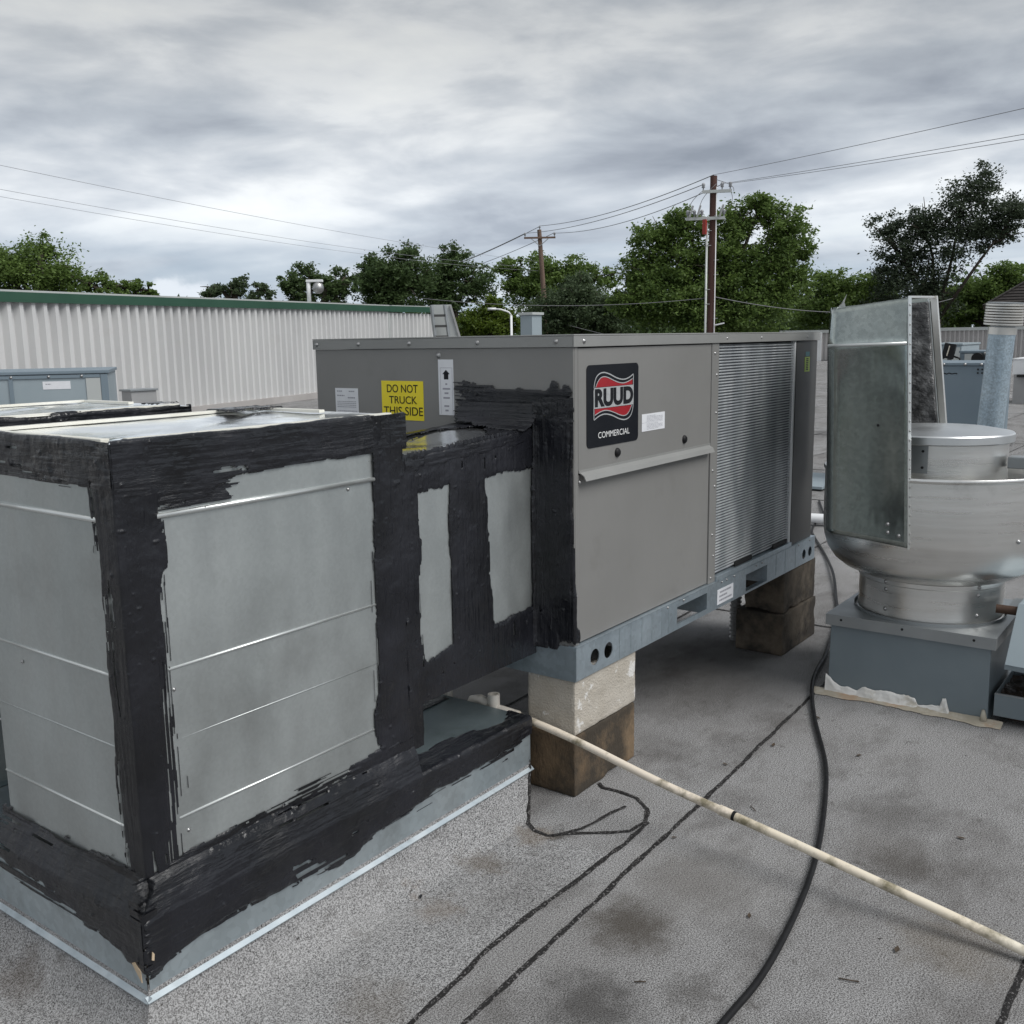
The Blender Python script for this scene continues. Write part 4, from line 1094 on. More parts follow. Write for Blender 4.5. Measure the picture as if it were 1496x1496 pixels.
def mW(s, t):
    x, z = s + 2.11, t + 0.515
    w1 = np.minimum(np.minimum(x - I(z, [0.64, 0.88, 1.17], [2.197, 2.180, 2.189]), I(z, [0.65, 1.18], [2.326, 2.322]) - x), np.minimum(z - I(x, [2.19, 2.33], [0.64, 0.668]), I(x, [2.19, 2.33], [1.166, 1.178]) - z))
    w2 = np.minimum(np.minimum(x - I(z, [0.67, 0.8, 1.18], [2.545, 2.531, 2.511]), I(z, [0.68, 1.18], [2.779, 2.773]) - x), np.minimum(z - I(x, [2.54, 2.78], [0.676, 0.69]), I(x, [2.51, 2.62, 2.78], [1.175, 1.186, 1.184]) - z))
    return np.minimum(np.minimum(-w1, -w2) * 0.8, I(x, [2.1, 2.79], [1.274, 1.314]) - z + 0.02)
seal(duct, [(2.11, rc, 0.515), (2.11, rc, 1.318)], X, 0.672, mW, seed=77, th=0.007, brush='t', dry=0.006, rag=0.006)
ax_ = np.array((0.657, 0, 0.0395)); ax_ /= np.linalg.norm(ax_)
seal(duct, [(2.126, rc - 0.001, 1.235), (2.126, rc - 0.001, 1.274), (2.126, PY0 + 0.004, 1.278), (2.126, PY0 + 0.15, 1.278)], ax_, 0.655,
     lambda s, t: np.minimum(t, I(s, [0, 0.2, 0.45, 0.56, 0.66], [0.085, 0.075, 0.085, 0.16, 0.3]) - t), seed=83, th=0.008, brush='s', dry=0.012)
seal(duct, [(2.128, TY1 - 0.16, 1.2785), (2.128, TY1 - 0.002, 1.2785), (2.128, TY1 + 0.003, 1.270)], ax_, 0.655,
     lambda s, t: t - I(s, [0, 0.3, 0.5, 0.6, 0.66], [0.13, 0.125, 0.10, 0.04, -0.05]), seed=87, th=0.012, brush='s')
# flange coat on the end panel of the air conditioner
seal(duct, [(2.7878, 2.335, 1.25), (2.7878, 2.335, 1.52)], nY, 0.522,
     lambda s, t: np.minimum(np.minimum(s - 0.012, 0.518 - s), I(s, [0, 0.1, 0.3, 0.42, 0.44, 0.46, 0.475, 0.49, 0.505, 0.522], [0.222, 0.220, 0.202, 0.195, 0.232, 0.226, 0.205, 0.222, 0.218, 0.20]) - t), seed=91, th=0.010, brush='s', dry=0.010, rag=0.010, starve=0.5)
seal(duct, [(2.815, 1.8085, 0.545), (2.7875, 1.8085, 0.545), (2.7875, 2.0, 0.545)], Z, 0.88,
     lambda s, t: np.minimum(np.minimum(t - I(s, [0, 0.05, 0.3, 0.5, 0.7, 0.9], [0.012, 0.008, 0.022, 0.024, 0.027, 0.028]), 0.3 - t), s - 0.03 + 0.1 * np.maximum(t - 0.1, 0)), seed=93, th=0.012, brush='s', dry=0.014, rag=0.009)
# sloping build-up of mastic in the corner between the transition and the end panel
seal(duct, [(2.7872, 1.87, 0.54), (2.7865, 1.915, 0.54), (2.7835, 1.945, 0.54), (2.7785, 1.965, 0.54), (2.765, 1.9715, 0.54)], Z, 0.87,
     lambda s, t: np.minimum(np.minimum(t, 0.108 - t) + 0.004, np.minimum(s - 0.0, 0.87 - s)), seed=97, th=0.012, brush='s', dry=0.012, rag=0.010)
seal(duct, [(2.68, 2.325, 1.311), (2.735, 2.325, 1.322), (2.772, 2.325, 1.348), (2.786, 2.325, 1.40)], nY, 0.375,
     lambda s, t: np.minimum(np.minimum(t - I(s, [0, 0.1, 0.25, 0.375], [0.09, 0.06, 0.02, 0.005]), s - 0.01), 0.375 - s), seed=99, th=0.014, brush='s', dry=0.012, rag=0.012)
# starved bristle marks fading off the edges of the coats
def bristle(base, axis, prof, smax, fade, seed, brush='s', dens=0.46):
    def m(s, t):
        L, A = (s, t) if brush == 's' else (t, s)
        k = vn(L * 5 + seed, A * 230, seed) * 0.65 + vn(L * 11, A * 420, seed + 1) * 0.35
        return (k - dens - fade(s, t) - 0.25 * (fbm(L * 7, A * 9, seed + 2, 3) - 0.5)) * 0.012
    return seal(base, prof, axis, smax, m, seed=seed, th=0.002, brush=brush, dry=0.0, rag=0.0, res=0.0017, starve=9, kind='stuff')
bristle(duct, Z, [(1.350, rc, 0.39), (1.258, rc, 0.39)], 0.85, lambda s, t: np.clip((0.06 - t) / 0.06, -0.3, 1) * 0.50 + 0.9 * np.clip(np.abs(s - 0.47) - 0.22, 0, 1), 111)
bristle(duct, nY, [(1.198, 2.605, 1.27), (1.198, 2.605, 1.335)], 0.53, lambda s, t: np.clip((0.045 - t) / 0.05, -0.2, 1) * 0.55, 113)
bristle(duct, X, [(1.30, rc, 1.222), (1.30, rc, 1.29)], 0.30, lambda s, t: np.clip((0.05 - t) / 0.06, -0.2, 1) * 0.42 + np.clip(s - 0.18, 0, 1) * 3, 115)
bristle(duct, Z, [(1.985, rc, 0.45), (1.945, rc, 0.45)][::1], 0.84, lambda s, t: np.clip(t / 0.05, 0, 1) * 0.75 + 0.04, 117)
bristle(curb, nY, [(1.1585, 2.62, 0.185), (1.1585, 2.62, 0.25)], 0.60, lambda s, t: np.clip((0.05 - t) / 0.05, -0.2, 1) * 0.6, 119)
bristle(curb, X, [(1.75, 1.9405, 0.165), (1.75, 1.9405, 0.24)], 0.85, lambda s, t: np.clip((0.06 - t) / 0.06, -0.2, 1) * 0.6, 121)
bristle(curb, X, [(1.33, rc, 0.36), (1.33, rc, 0.47)], 0.62, lambda s, t: np.clip((t - 0.03) / 0.08, -0.2, 1) * 0.62, 123)
# second plenum further left
duct2 = make_plenum('rear galvanized duct parallel to the front duct, only its shiny top showing', 2.985, 3.62, False)
seal(duct2, [(1.196, 2.983, 1.30), (1.196, 2.983, 1.4115), (1.196, 3.02, 1.4135)], X, 0.935, lambda s, t: np.minimum(t + 0.02, 0.122 + 0.008 * np.sin(s * 11) - t), seed=101, th=0.01, brush='s')
seal(duct2, [(1.1978, 3.62, 1.30), (1.1978, 3.62, 1.4115), (1.225, 3.62, 1.4135)], nY, 0.64, lambda s, t: np.minimum(t, 0.125 - t), seed=103, th=0.01, brush='s')
seal(duct2, [(1.60, 3.56, 1.4135), (1.60, 3.62, 1.4135)], X, 0.1, lambda s, t: np.minimum(t, np.minimum(s, 0.1 - s)), seed=104, th=0.012)
seal(duct2, [(2.04, 3.04, 1.4135), (2.04, 3.14, 1.4135)], X, 0.09, lambda s, t: np.minimum(s, 0.09 - s), seed=105, th=0.012)

# ================================================================ DRAIN PIPE, TRAP, CABLE
def along(a, b, t):
    return Vector(a).lerp(Vector(b), t)
pa, pb = Vector((2.752, 2.03, 0.272)), Vector((2.655, 0.20, 0.012))
dp = thing('drain_pipe', 'long weathered white plastic drain pipe sloping across the roof from the near curb', 'pipe', (2.70, 1.2, 0))
PR = 0.0135
jt = 0.445
pts = [along(pa, pb, k / 40 * 1.25) + Vector((0.004 * math.sin(k * 0.5), 0, 0.004 * math.sin(k * 0.35))) for k in range(33)]
pts = [Vector((p.x, p.y, max(p.z, PR + 0.004))) for p in pts]
pts2 = pts + [Vector((2.60, -0.6, 0.02)), Vector((2.55, -1.6, 0.02))]
k0 = 15
mb = MB(); mb.tube(pts2[:k0 + 1], PR, 16); mb.build('pipe_run', M['pvc'], dp, smooth=True, auto=50)
mb = MB(); mb.tube(pts2[k0:], PR * 1.02, 16); mb.build('pipe_run', M['pvc_moss'] if 'pvc_moss' in M else M['pvc'], dp, smooth=True, auto=50)
d0 = (pts2[k0 + 1] - pts2[k0]).normalized()
mb = MB(); mb.tube([pts2[k0] - d0 * 0.05, pts2[k0] - d0 * 0.004], PR * 1.2, 16); mb.build('pipe_coupling', M['pvc'], dp, smooth=True, auto=50)
mb = MB(); mb.tube([pts2[k0] - d0 * 0.004, pts2[k0] + d0 * 0.006], PR * 1.14, 16); mb.build('joint_ring', M['rubber'], dp, smooth=True, auto=50)
# trap behind the curb
mb = MB(); mb.tube([(2.752, 2.03, 0.272), (2.748, 2.10, 0.278), (2.742, 2.16, 0.282)], 0.018, 14); mb.build('pipe_coupling', M['pvc_white'], dp, smooth=True, auto=50)
mb = MB(); mb.lathe((2.742, 2.135, 0.275), [(0.0001, 0.02), (0.015, 0.02), (0.015, 0.062), (0.0225, 0.062), (0.0225, 0.02), (0.0225, -0.02), (0.0001, -0.02)], 18); mb.build('open_tee', M['pvc_white'], dp, smooth=True, auto=40)
mb = MB(); mb.tube([(2.742, 2.155, 0.292), (2.742, 2.20, 0.302), (2.742, 2.235, 0.292), (2.742, 2.25, 0.26), (2.742, 2.265, 0.235), (2.742, 2.30, 0.22), (2.742, 2.34, 0.235), (2.742, 2.355, 0.28), (2.742, 2.36, 0.36), (2.742, 2.37, 0.42), (2.80, 2.38, 0.47)], 0.019, 14); mb.build('trap_bend', M['pvc_white'], dp, smooth=True, auto=50)

def smooth_path(p, n=8):
    P = [p[0]] + list(p) + [p[-1]]
    out = []
    for i in range(1, len(P) - 2):
        for k in range(n):
            t = k / n
            out.append(tuple(0.5 * ((2 * P[i][j]) + (-P[i - 1][j] + P[i + 1][j]) * t + (2 * P[i - 1][j] - 5 * P[i][j] + 4 * P[i + 1][j] - P[i + 2][j]) * t * t + (-P[i - 1][j] + 3 * P[i][j] - 3 * P[i + 1][j] + P[i + 2][j]) * t ** 3) for j in range(len(p[0]))))
    out.append(p[-1])
    return out
cp = [(9.5, 3.3), (8.596, 2.941), (8.306, 2.905), (7.99, 2.827), (7.723, 2.708), (7.143, 2.423), (6.542, 2.158), (6.018, 1.962), (5.553, 1.80), (4.851, 1.618), (4.516, 1.552), (4.278, 1.486), (3.962, 1.36), (3.578, 1.183), (3.295, 1.082), (2.95, 0.982), (2.692, 0.925), (2.424, 0.885), (2.186, 0.865), (1.975, 0.871), (1.6, 0.88), (1.0, 0.80)]
cp3 = [(x, y, 0.013 + (0.012 * max(0, math.sin(x * 3.1)) if x > 3 else 0)) for x, y in cp]
cb = MB(); cb.tube(smooth_path(cp3, 8), 0.0092, 10)
tag(cb.build('power_cable', M['rubber'], None, smooth=True), 'black rubber cable snaking over the roof between the fan curb and the drain pipe', 'cable')
wp = MB(); wp.tube([(8.1, 3.6, 0.06), (8.29, 2.87, 0.06), (8.6, 1.6, 0.05), (8.9, 0.3, 0.05)], 0.045, 12)
tag(wp.build('roof_pipe', M['white'], None, smooth=True, auto=50), 'white pipe lying on the roof behind the exhaust fan', 'pipe')

# ================================================================ EXHAUST FAN
FX, FY = 4.69, 1.10
fan = thing('exhaust_fan', 'round spun aluminium exhaust fan on a blue grey curb box at the right', 'exhaust fan', (FX, FY, 0))
# curb box, slightly flared towards the roof
mb = MB()
b0, b1 = [(4.352, 0.762), (5.03, 0.762), (5.03, 1.440), (4.352, 1.440)], [(4.356, 0.766), (5.026, 0.766), (5.026, 1.436), (4.356, 1.436)]
mb.add([(x, y, 0.0) for x, y in b0] + [(x, y, 0.325) for x, y in b1], [(0, 3, 2, 1), (4, 5, 6, 7)] + [(i, (i + 1) % 4, 4 + (i + 1) % 4, 4 + i) for i in range(4)])
mb.build('curb_box', M['curbpaint'], fan, bevel=0.004)
mb = MB()
L0, L1, K0, K1 = 4.336, 5.046, 0.746, 1.456
ring, sq = [], []
n = 64
for k in range(n):
    a = 2 * math.pi * k / n
    ring.append((FX + 0.325 * math.cos(a), FY + 0.325 * math.sin(a), 0.372))
    m_ = max(abs(math.cos(a)), abs(math.sin(a)))
    sq.append((FX + 0.355 / m_ * math.cos(a), FY + 0.355 / m_ * math.sin(a), 0.372))
vs = ring + sq + [(x, y, 0.322) for x, y, z in sq] + [(x, y, 0.385) for x, y, z in ring]
fs = []
for k in range(n):
    k2 = (k + 1) % n
    fs += [(k, k2, n + k2, n + k), (n + k, n + k2, 2 * n + k2, 2 * n + k), (k, 3 * n + k, 3 * n + k2, k2)]
mb.add(vs, fs).build('curb_cap', M['lidzinc'], fan, smooth=True, auto=30)
for y in (1.385, 1.12, 0.83):
    mb = MB(); mb.lathe((0, 0, 0), [(0.0055, 0), (0.0055, 0.003), (0.0001, 0.003)], 10)
    mb.v = [(4.3355 - c, y + a, 0.352 + b) for a, b, c in mb.v]
    mb.build('rivet_hole', M['dark_in'], fan)
mb = MB(); mb.lathe((FX, FY, 0), [(0.316, 0.372), (0.309, 0.378), (0.307, 0.405), (0.307, 0.525), (0.312, 0.530), (0.312, 0.548), (0.300, 0.553), (0.29, 0.553)], 96); mb.build('neck', M['alu'], fan, smooth=True, auto=35)
for a in (-128, 158):
    for z in (0.415, 0.505, 0.54):
        r = 0.308 if z < 0.52 else 0.3125
        c_, s_ = math.cos(math.radians(a)), math.sin(math.radians(a))
        screw(fan, (FX + c_ * r, FY + s_ * r, z), (c_, s_, 0), sc=1.0)
bowl = [(0.295, 0.548), (0.335, 0.556), (0.385, 0.578), (0.425, 0.61), (0.455, 0.655), (0.472, 0.71), (0.4775, 0.77), (0.478, 0.88), (0.477, 1.012), (0.483, 1.016), (0.485, 1.024), (0.481, 1.031), (0.470, 1.031), (0.465, 1.02), (0.462, 0.80), (0.42, 0.66), (0.30, 0.60)]
mb = MB(); mb.lathe((FX, FY, 0), bowl, 128); mb.build('windband_bowl', M['alu'], fan, smooth=True, auto=50)
c_, s_ = math.cos(math.radians(-116)), math.sin(math.radians(-116))
for a, z in ((-124, 0.77), (-97, 0.93)):
    c_, s_ = math.cos(math.radians(a)), math.sin(math.radians(a))
    screw(fan, (FX + c_ * 0.478, FY + s_ * 0.478, z), (c_, s_, 0), mat=None, sc=1.1)
mb = MB(); mb.lathe((FX, FY, 0), [(0.20, 0.62), (0.288, 0.66), (0.288, 1.172), (0.0001, 1.172)], 96); mb.build('motor_drum', M['alu'], fan, smooth=True, auto=35)
mb = MB(); mb.lathe((FX, FY, 0), [(0.289, 1.158), (0.306, 1.150), (0.309, 1.154), (0.309, 1.184), (0.304, 1.190), (0.22, 1.205), (0.0001, 1.213)], 96); mb.build('drum_lid', M['alu_lid'], fan, smooth=True, auto=28)
# access plate at the left of the drum
mb = MB()
vs, fs = [], []
for k in range(10):
    a = math.radians(150 + k * 4.0)
    vs += [(FX + 0.2905 * math.cos(a), FY + 0.2905 * math.sin(a), 1.03), (FX + 0.2905 * math.cos(a), FY + 0.2905 * math.sin(a), 1.155)]
    if k:
        fs.append((2 * k - 2, 2 * k, 2 * k + 1, 2 * k - 1))
mb.add(vs, fs).build('access_plate', M['lidzinc'], fan, smooth=True, recalc=False)
for z in (1.055, 1.125):
    a = math.radians(182)
    mb = MB(); mb.lathe((0, 0, 0), [(0.006, 0), (0.006, 0.003), (0.0001, 0.003)], 10)
    R_ = Vector((math.cos(a), math.sin(a), 0)).to_track_quat('Z', 'Y')
    mb.v = [tuple(Vector((FX + 0.2912 * math.cos(a), FY + 0.2912 * math.sin(a), z)) + R_ @ Vector(p)) for p in mb.v]
    mb.build('plate_screw', M['dark_in'], fan)
a = math.radians(-58)
cx_, cy_ = FX + 0.309 * math.cos(a), FY + 0.309 * math.sin(a)
mb = MB(); mb.tube([(cx_, cy_, 1.175), (cx_ + 0.02, cy_ - 0.02, 1.165), (cx_ + 0.016, cy_ - 0.016, 1.13), (cx_ - 0.006, cy_ + 0.008, 1.11)], 0.0035, 8); mb.build('lid_clip', M['grey_steel'], fan, smooth=True)
# motor brackets inside the bowl, seen at the right
mb = MB(); mb.box(4.62, 4.70, 0.655, 0.80, 1.045, 1.095); mb.build('motor_bracket', M['lidzinc'], fan, bevel=0.004)
mb = MB(); mb.tube([(4.60, 0.70, 1.03), (4.74, 0.68, 1.035)], 0.028, 14); mb.build('bracket_tube', M['alu'], fan, smooth=True, auto=50)
# hinge rod at the right of the curb
mb = MB(); mb.tube([(4.45, 0.775, 0.472), (4.47, 0.60, 0.468), (4.49, 0.38, 0.464)], 0.0185, 14); mb.build('hinge_rod', M['rust'], fan, smooth=True, auto=50)
mb = MB(); mb.box(4.56, 4.72, 0.60, 0.748, 0.452, 0.462); mb.build('hinge_plate', M['lidzinc'], fan, bevel=0.002)
# caulk at the foot of the front face: lumpy band drawn with a trowel
def lump(name, mat, parent, s0, s1, top, dep, seed, x=4.352):
    n, m = 110, 10
    ss = np.linspace(0, 1, n)
    yv = s0 + (s1 - s0) * ss
    tp = np.interp(ss, *top)
    vs = []
    for i in range(n):
        for j in range(m):
            v = j / (m - 1)
            z = tp[i] * (1 - v) * (0.75 + 0.5 * float(fbm(np.array([yv[i] * 30]), np.array([1.1]), seed + 4, 3)[0])) + 0.003
            e = float(fbm(np.array([yv[i] * 25]), np.array([v * 2.0]), seed, 3)[0])
            e2 = float(fbm(np.array([yv[i] * 9]), np.array([3.3]), seed + 2, 4)[0])
            xx = x - 0.003 - dep * (v ** 2.2) * (0.15 + 1.5 * e2) - 0.012 * e * (1 if 0 < j else 0)
            vs.append((xx, yv[i], z))
    fs = [(i * m + j, (i + 1) * m + j, (i + 1) * m + j + 1, i * m + j + 1) for i in range(n - 1) for j in range(m - 1)]
    mb = MB(); mb.add(vs, fs)
    return mb.build(name, mat, parent, smooth=True, recalc=False)
lump('caulk_bead', M['caulk'], fan, 1.448, 0.90, ([0, 0.02, 0.12, 0.20, 0.26, 0.30, 0.45, 0.66, 0.72, 0.74, 0.80, 0.86, 0.93, 0.95, 1.0], [0.085, 0.070, 0.035, 0.038, 0.030, 0.052, 0.050, 0.046, 0.042, 0.016, 0.020, 0.030, 0.040, 0.012, 0.006]), 0.014, 5)
lump('caulk_bead', M['caulk'], fan, 0.955, 0.91, ([0, 0.3, 0.6, 1.0], [0.02, 0.062, 0.066, 0.01]), 0.008, 6)
lump('mortar_skirt', M['mortar'], fan, 1.50, 0.70, ([0, 0.2, 0.5, 0.8, 1.0], [0.010, 0.014, 0.016, 0.016, 0.014]), 0.055, 9)
rs_ = MB(); rs_.tube([(4.347, 0.778, 0.055), (4.344, 0.776, 0.03), (4.338, 0.774, 0.008)], 0.013, 10, rad=[0.006, 0.012, 0.016]); rs_.build('rust_blob', M['rustblob'] if 'rustblob' in M else M['mortar'], fan, smooth=True)

# --- sheet-metal deflector standing in the bowl
sh = thing('sheet_metal_deflector', 'tall galvanized deflector box lined with dark foil, bolted to the exhaust fan bowl', 'metal duct', (4.6, 1.4, 0.7))
SX = 4.196
tl, tr, bl_, br_ = (SX, 1.462, 1.722), (SX, 1.1305, 1.762), (SX, 1.432, 0.775), (SX, 1.080, 0.742)
n, m = 26, 44
def sheetgrid(fn, n, m, name, mat, parent):
    vs = [fn(i / (n - 1), j / (m - 1)) for i in range(n) for j in range(m)]
    fs = [(i * m + j, (i + 1) * m + j, (i + 1) * m + j + 1, i * m + j + 1) for i in range(n - 1) for j in range(m - 1)]
    mb = MB(); mb.add(vs, fs)
    o = mb.build(name, mat, parent, smooth=True, recalc=False)
    md = o.modifiers.new('thickness', 'SOLIDIFY'); md.thickness = 0.0018; md.offset = 0
    return o
def front(u, v):
    y = (bl_[1] * (1 - v) + tl[1] * v) * (1 - u) + (br_[1] * (1 - v) + tr[1] * v) * u
    z = (bl_[2] * (1 - u) + br_[2] * u) * (1 - v) + (tl[2] * (1 - u) + tr[2] * u) * v
    bend = max(0, 0.14 - u) / 0.14
    x = SX + 0.05 * bend ** 2 + 0.012 * math.sin(math.pi * u) * math.sin(math.pi * v * 1.2 + 0.3) + 0.22 * max(0, v - 0.84)
    return (x, y + 0.006 * bend ** 2, z)
sheetgrid(front, n, m, 'front_sheet', M['shield'], sh)
def side(u, v):
    y0_ = bl_[1] * (1 - v) + tl[1] * v + 0.006
    x = (SX + 0.05 + 0.22 * max(0, v - 0.84)) + u * (0.79 - 0.22 * max(0, v - 0.84))
    return (x, y0_ + u * 0.255, (0.775 + 0.30 * u ** 0.5) * (1 - v) + (1.722 + 0.03 * u) * v)
sheetgrid(side, 16, 24, 'side_sheet', M['shield'], sh)
def farw(u, v):
    y = (1.675 * (1 - v) + 1.72 * v) * (1 - u) + (1.148 * (1 - v) + 1.240 * v) * u
    return (5.045, y, 1.05 * (1 - v) + (1.752 + 0.036 * u) * v)
sheetgrid(farw, 14, 24, 'back_sheet', M['shield'], sh)
rng = np.random.RandomState(4)
def lining(u, v):
    y = (1.66 * (1 - v) + 1.70 * v) * (1 - u) + (1.165 * (1 - v) + 1.256 * v) * u
    z = 1.06 * (1 - v) + (1.735 + 0.03 * u) * v
    w_ = float(fbm(np.array([y * 9]), np.array([z * 14]), 3, 4)[0])
    return (5.038 - 0.02 - 0.03 * w_, y, z)
sheetgrid(lining, 50, 60, 'foil_lining', M['foil'], sh)
def lining2(u, v):
    x, y, z = side(u * 0.96, v)
    w_ = float(fbm(np.array([x * 9]), np.array([z * 14]), 8, 4)[0])
    return (x + 0.01, y - 0.012 - 0.025 * w_, z - 0.02)
sheetgrid(lining2, 30, 50, 'foil_lining', M['foil'], sh)
# white frame round the far opening edge and the flange of the near edge
fr = [(5.03, 1.143, 1.05), (5.03, 1.236, 1.790)]
mb = MB(); mb.bar(fr[0], fr[1], 0.03, 0.022, (1, 0, 0)); mb.build('edge_frame', M['cap_alu'], sh, bevel=0.002)
mb = MB(); mb.bar((5.024, 1.165, 1.05), (5.024, 1.258, 1.780), 0.010, 0.012, (1, 0, 0)); mb.build('edge_frame', M['galv_bead'], sh, bevel=0.002)
mb = MB(); mb.bar((4.25, 1.1395, 1.764), (5.03, 1.236, 1.786), 0.010, 0.010); mb.build('edge_frame', M['cap_alu'], sh, bevel=0.002)
mb = MB()
mb.add([(SX - 0.002, 1.080, 0.735), (SX - 0.002, 1.130, 1.766), (SX + 0.028, 1.126, 1.766), (SX + 0.028, 1.076, 0.735)], [(0, 1, 2, 3)])
ob = mb.build('edge_flange', M['galv_bead'], sh, recalc=False)
md = ob.modifiers.new('thickness', 'SOLIDIFY'); md.thickness = 0.003
for k in range(26):
    t = (k + 0.4) / 26
    screw(sh, (SX + 0.012, 1.078 + 0.05 * t - 0.0035, 0.745 + 1.01 * t), nY, sc=0.55)
mb = MB(); mb.tube([(SX + 0.004, 1.446, 1.572), (SX - 0.008, 1.3, 1.576), (SX - 0.005, 1.124, 1.580)], 0.0075, 10); mb.build('stiffening_bead', M['galv_bead'], sh, smooth=True)
for y, z in ((1.118, 0.79), (1.163, 0.80), (1.165, 0.835)):
    screw(sh, (SX, y, z), nX, sc=0.9)
mb = MB(); mb.lathe((0, 0, 0), [(0.006, 0), (0.006, 0.002), (0.0001, 0.002)], 10); mb.v = [(SX + 0.009 - c, 1.225 + a, 1.245 + b) for a, b, c in mb.v]; mb.build('punched_hole', M['dark_in'], sh)
mb = MB()
mb.add([(4.25, 1.44, 1.715), (4.26, 1.395, 1.722), (4.255, 1.402, 1.752), (4.25, 1.392, 1.785), (4.25, 1.412, 1.748), (4.25, 1.43, 1.73)], [(0, 1, 2, 3, 4, 5)])
ob = mb.build('torn_strip', M['galv_bead'], sh, recalc=False)
md = ob.modifiers.new('thickness', 'SOLIDIFY'); md.thickness = 0.002

# --- grease tray and slanted cover at the right edge
gt = thing('grease_tray', 'grey metal grease tray full of dark litter beside the fan curb, at the right edge', 'tray', (4.5, 0.6, 0))
x0, x1, y0, y1, z0, z1 = 4.36, 4.78, 0.36, 0.742, 0.035, 0.128
for a in ((x0, x0 + 0.003, y0, y1, z0, z1), (x1 - 0.003, x1, y0, y1, z0, z1), (x0 + 0.003, x1 - 0.003, y0, y0 + 0.003, z0, z1), (x0 + 0.003, x1 - 0.003, y1 - 0.003, y1, z0, z1)):
    mb = MB(); mb.box(*a); mb.build('tray_wall', M['curbpaint'], gt, bevel=0.001)
mb = MB(); mb.box(x0 - 0.003, x0 + 0.012, y0, y1, z1, z1 + 0.004); mb.build('tray_rim', M['lidzinc'], gt, bevel=0.001)
mb = MB(); mb.box(x0 + 0.003, x1 - 0.003, y0 + 0.003, y1 - 0.003, z0, z0 + 0.01); mb.build('tray_floor', M['rust'], gt)
n = 26
a, b = np.linspace(x0 + 0.004, x1 - 0.004, n), np.linspace(y0 + 0.004, y1 - 0.004, n)
A, B_ = np.meshgrid(a, b, indexing='ij')
Zl = z0 + 0.03 + 0.06 * fbm(A * 18, B_ * 18, 6, 4)
idx = np.arange(n * n).reshape(n, n)
q = np.stack([idx[:-1, :-1], idx[1:, :-1], idx[1:, 1:], idx[:-1, 1:]], -1).reshape(-1, 4)
tag(npmesh('leaf_litter', np.stack([A, B_, Zl], -1).reshape(-1, 3), q, M['debris'], gt), kind='stuff')
mb = MB(); mb.box(4.44, 4.52, 0.42, 0.70, 0.001, 0.035); mb.build('tray_foot', M['rust'], gt)
sp = thing('slanted_metal_cover', 'blue grey slanted sheet metal cover above the grease tray, cut by the right edge', 'metal cover', (4.5, 0.55, 0))
mb = MB()
pl = [(4.285, 0.70, 0.285), (4.285, 0.34, 0.275), (4.44, 0.335, 0.50), (4.44, 0.69, 0.51)]
mb.prism(pl, (0.012, 0, -0.010)); mb.build('cover_sheet', M['unit_pale'], sp, bevel=0.002)
mb = MB(); mb.prism([(4.285, 0.7005, 0.283), (4.285, 0.338, 0.273), (4.285, 0.338, 0.255), (4.285, 0.7005, 0.265)], (0.004, 0, 0)); mb.build('cover_lip', M['curbpaint'], sp)
mb = MB(); mb.box(4.44, 4.85, 0.335, 0.692, 0.30, 0.502); mb.build('cover_body', M['unit_pale'], sp, bevel=0.003)
for p in ((4.56, 0.44),):
    mb = MB(); mb.box(p[0] - 0.2, p[0] + 0.2, 0.36, 0.40, 0.001, 0.30); mb.build('leg', M['grey_steel'], sp)

# ================================================================ OTHER ROOF EQUIPMENT
# galvanized flue with a ringed cap
def flue():
    f = thing('flue_pipe', 'spangled galvanized flue pipe with a ringed cap behind the exhaust fan', 'vent pipe', (8.652, 1.60, 0))
    top = Vector((8.652, 1.603, 1.60)); bot = Vector((8.70, 1.70, 0.0))
    ax = (top - bot).normalized()
    mb = MB(); mb.tube([bot, top], 0.098, 32); mb.build('pipe', M['flue'], f, smooth=True, auto=50)
    mb = MB(); mb.tube([top - ax * 0.0, top + ax * 0.055], 0.103, 32); mb.build('collar', M['cap_alu'], f, smooth=True, auto=50)
    mb = MB(); mb.tube([top + ax * 0.055, top + ax * 0.07], 0.090, 32); mb.build('collar', M['lidzinc'], f, smooth=True, auto=50)
    for k in range(8):
        z = 0.07 + k * 0.021
        mb = MB(); mb.tube([top + ax * z, top + ax * (z + 0.004), top + ax * (z + 0.016), top + ax * (z + 0.0195)], 0.14, 40, rad=[0.128, 0.142, 0.142, 0.128]); mb.build('cap_ring', M['cap_alu'], f, smooth=True, auto=40)
    mb = MB(); mb.tube([top + ax * 0.238, top + ax * 0.246], 0.13, 32); mb.build('cap_top', M['lidzinc'], f, smooth=True, auto=50)
    mb = MB(); mb.tube([bot + ax * 0.0, bot + ax * 0.15], 0.16, 24, rad=[0.2, 0.102]); mb.build('storm_collar', M['lidzinc'], f, smooth=True)
flue()
def cabinet(label, x0, x1, y0, y1, z0, z1, mat, cap=None, group=None, rails=True, loc=None):
    c = thing('rooftop_unit', label, 'air conditioner', ((x0 + x1) / 2, (y0 + y1) / 2, 0), group=group)
    mb = MB(); mb.box(x0, x1, y0, y1, z0, z1 - 0.03); mb.build('cabinet', M[mat], c, bevel=0.006)
    mb = MB(); mb.box(x0 - 0.015, x1 + 0.015, y0 - 0.015, y1 + 0.015, z1 - 0.028, z1); mb.build('top_lid', M[cap or mat], c, bevel=0.005)
    mb = MB(); mb.box(x0 + 0.03, x1 - 0.03, y0 + 0.03, y1 - 0.03, 0.0, z0); mb.build('base', M['grey_steel'], c)
    return c
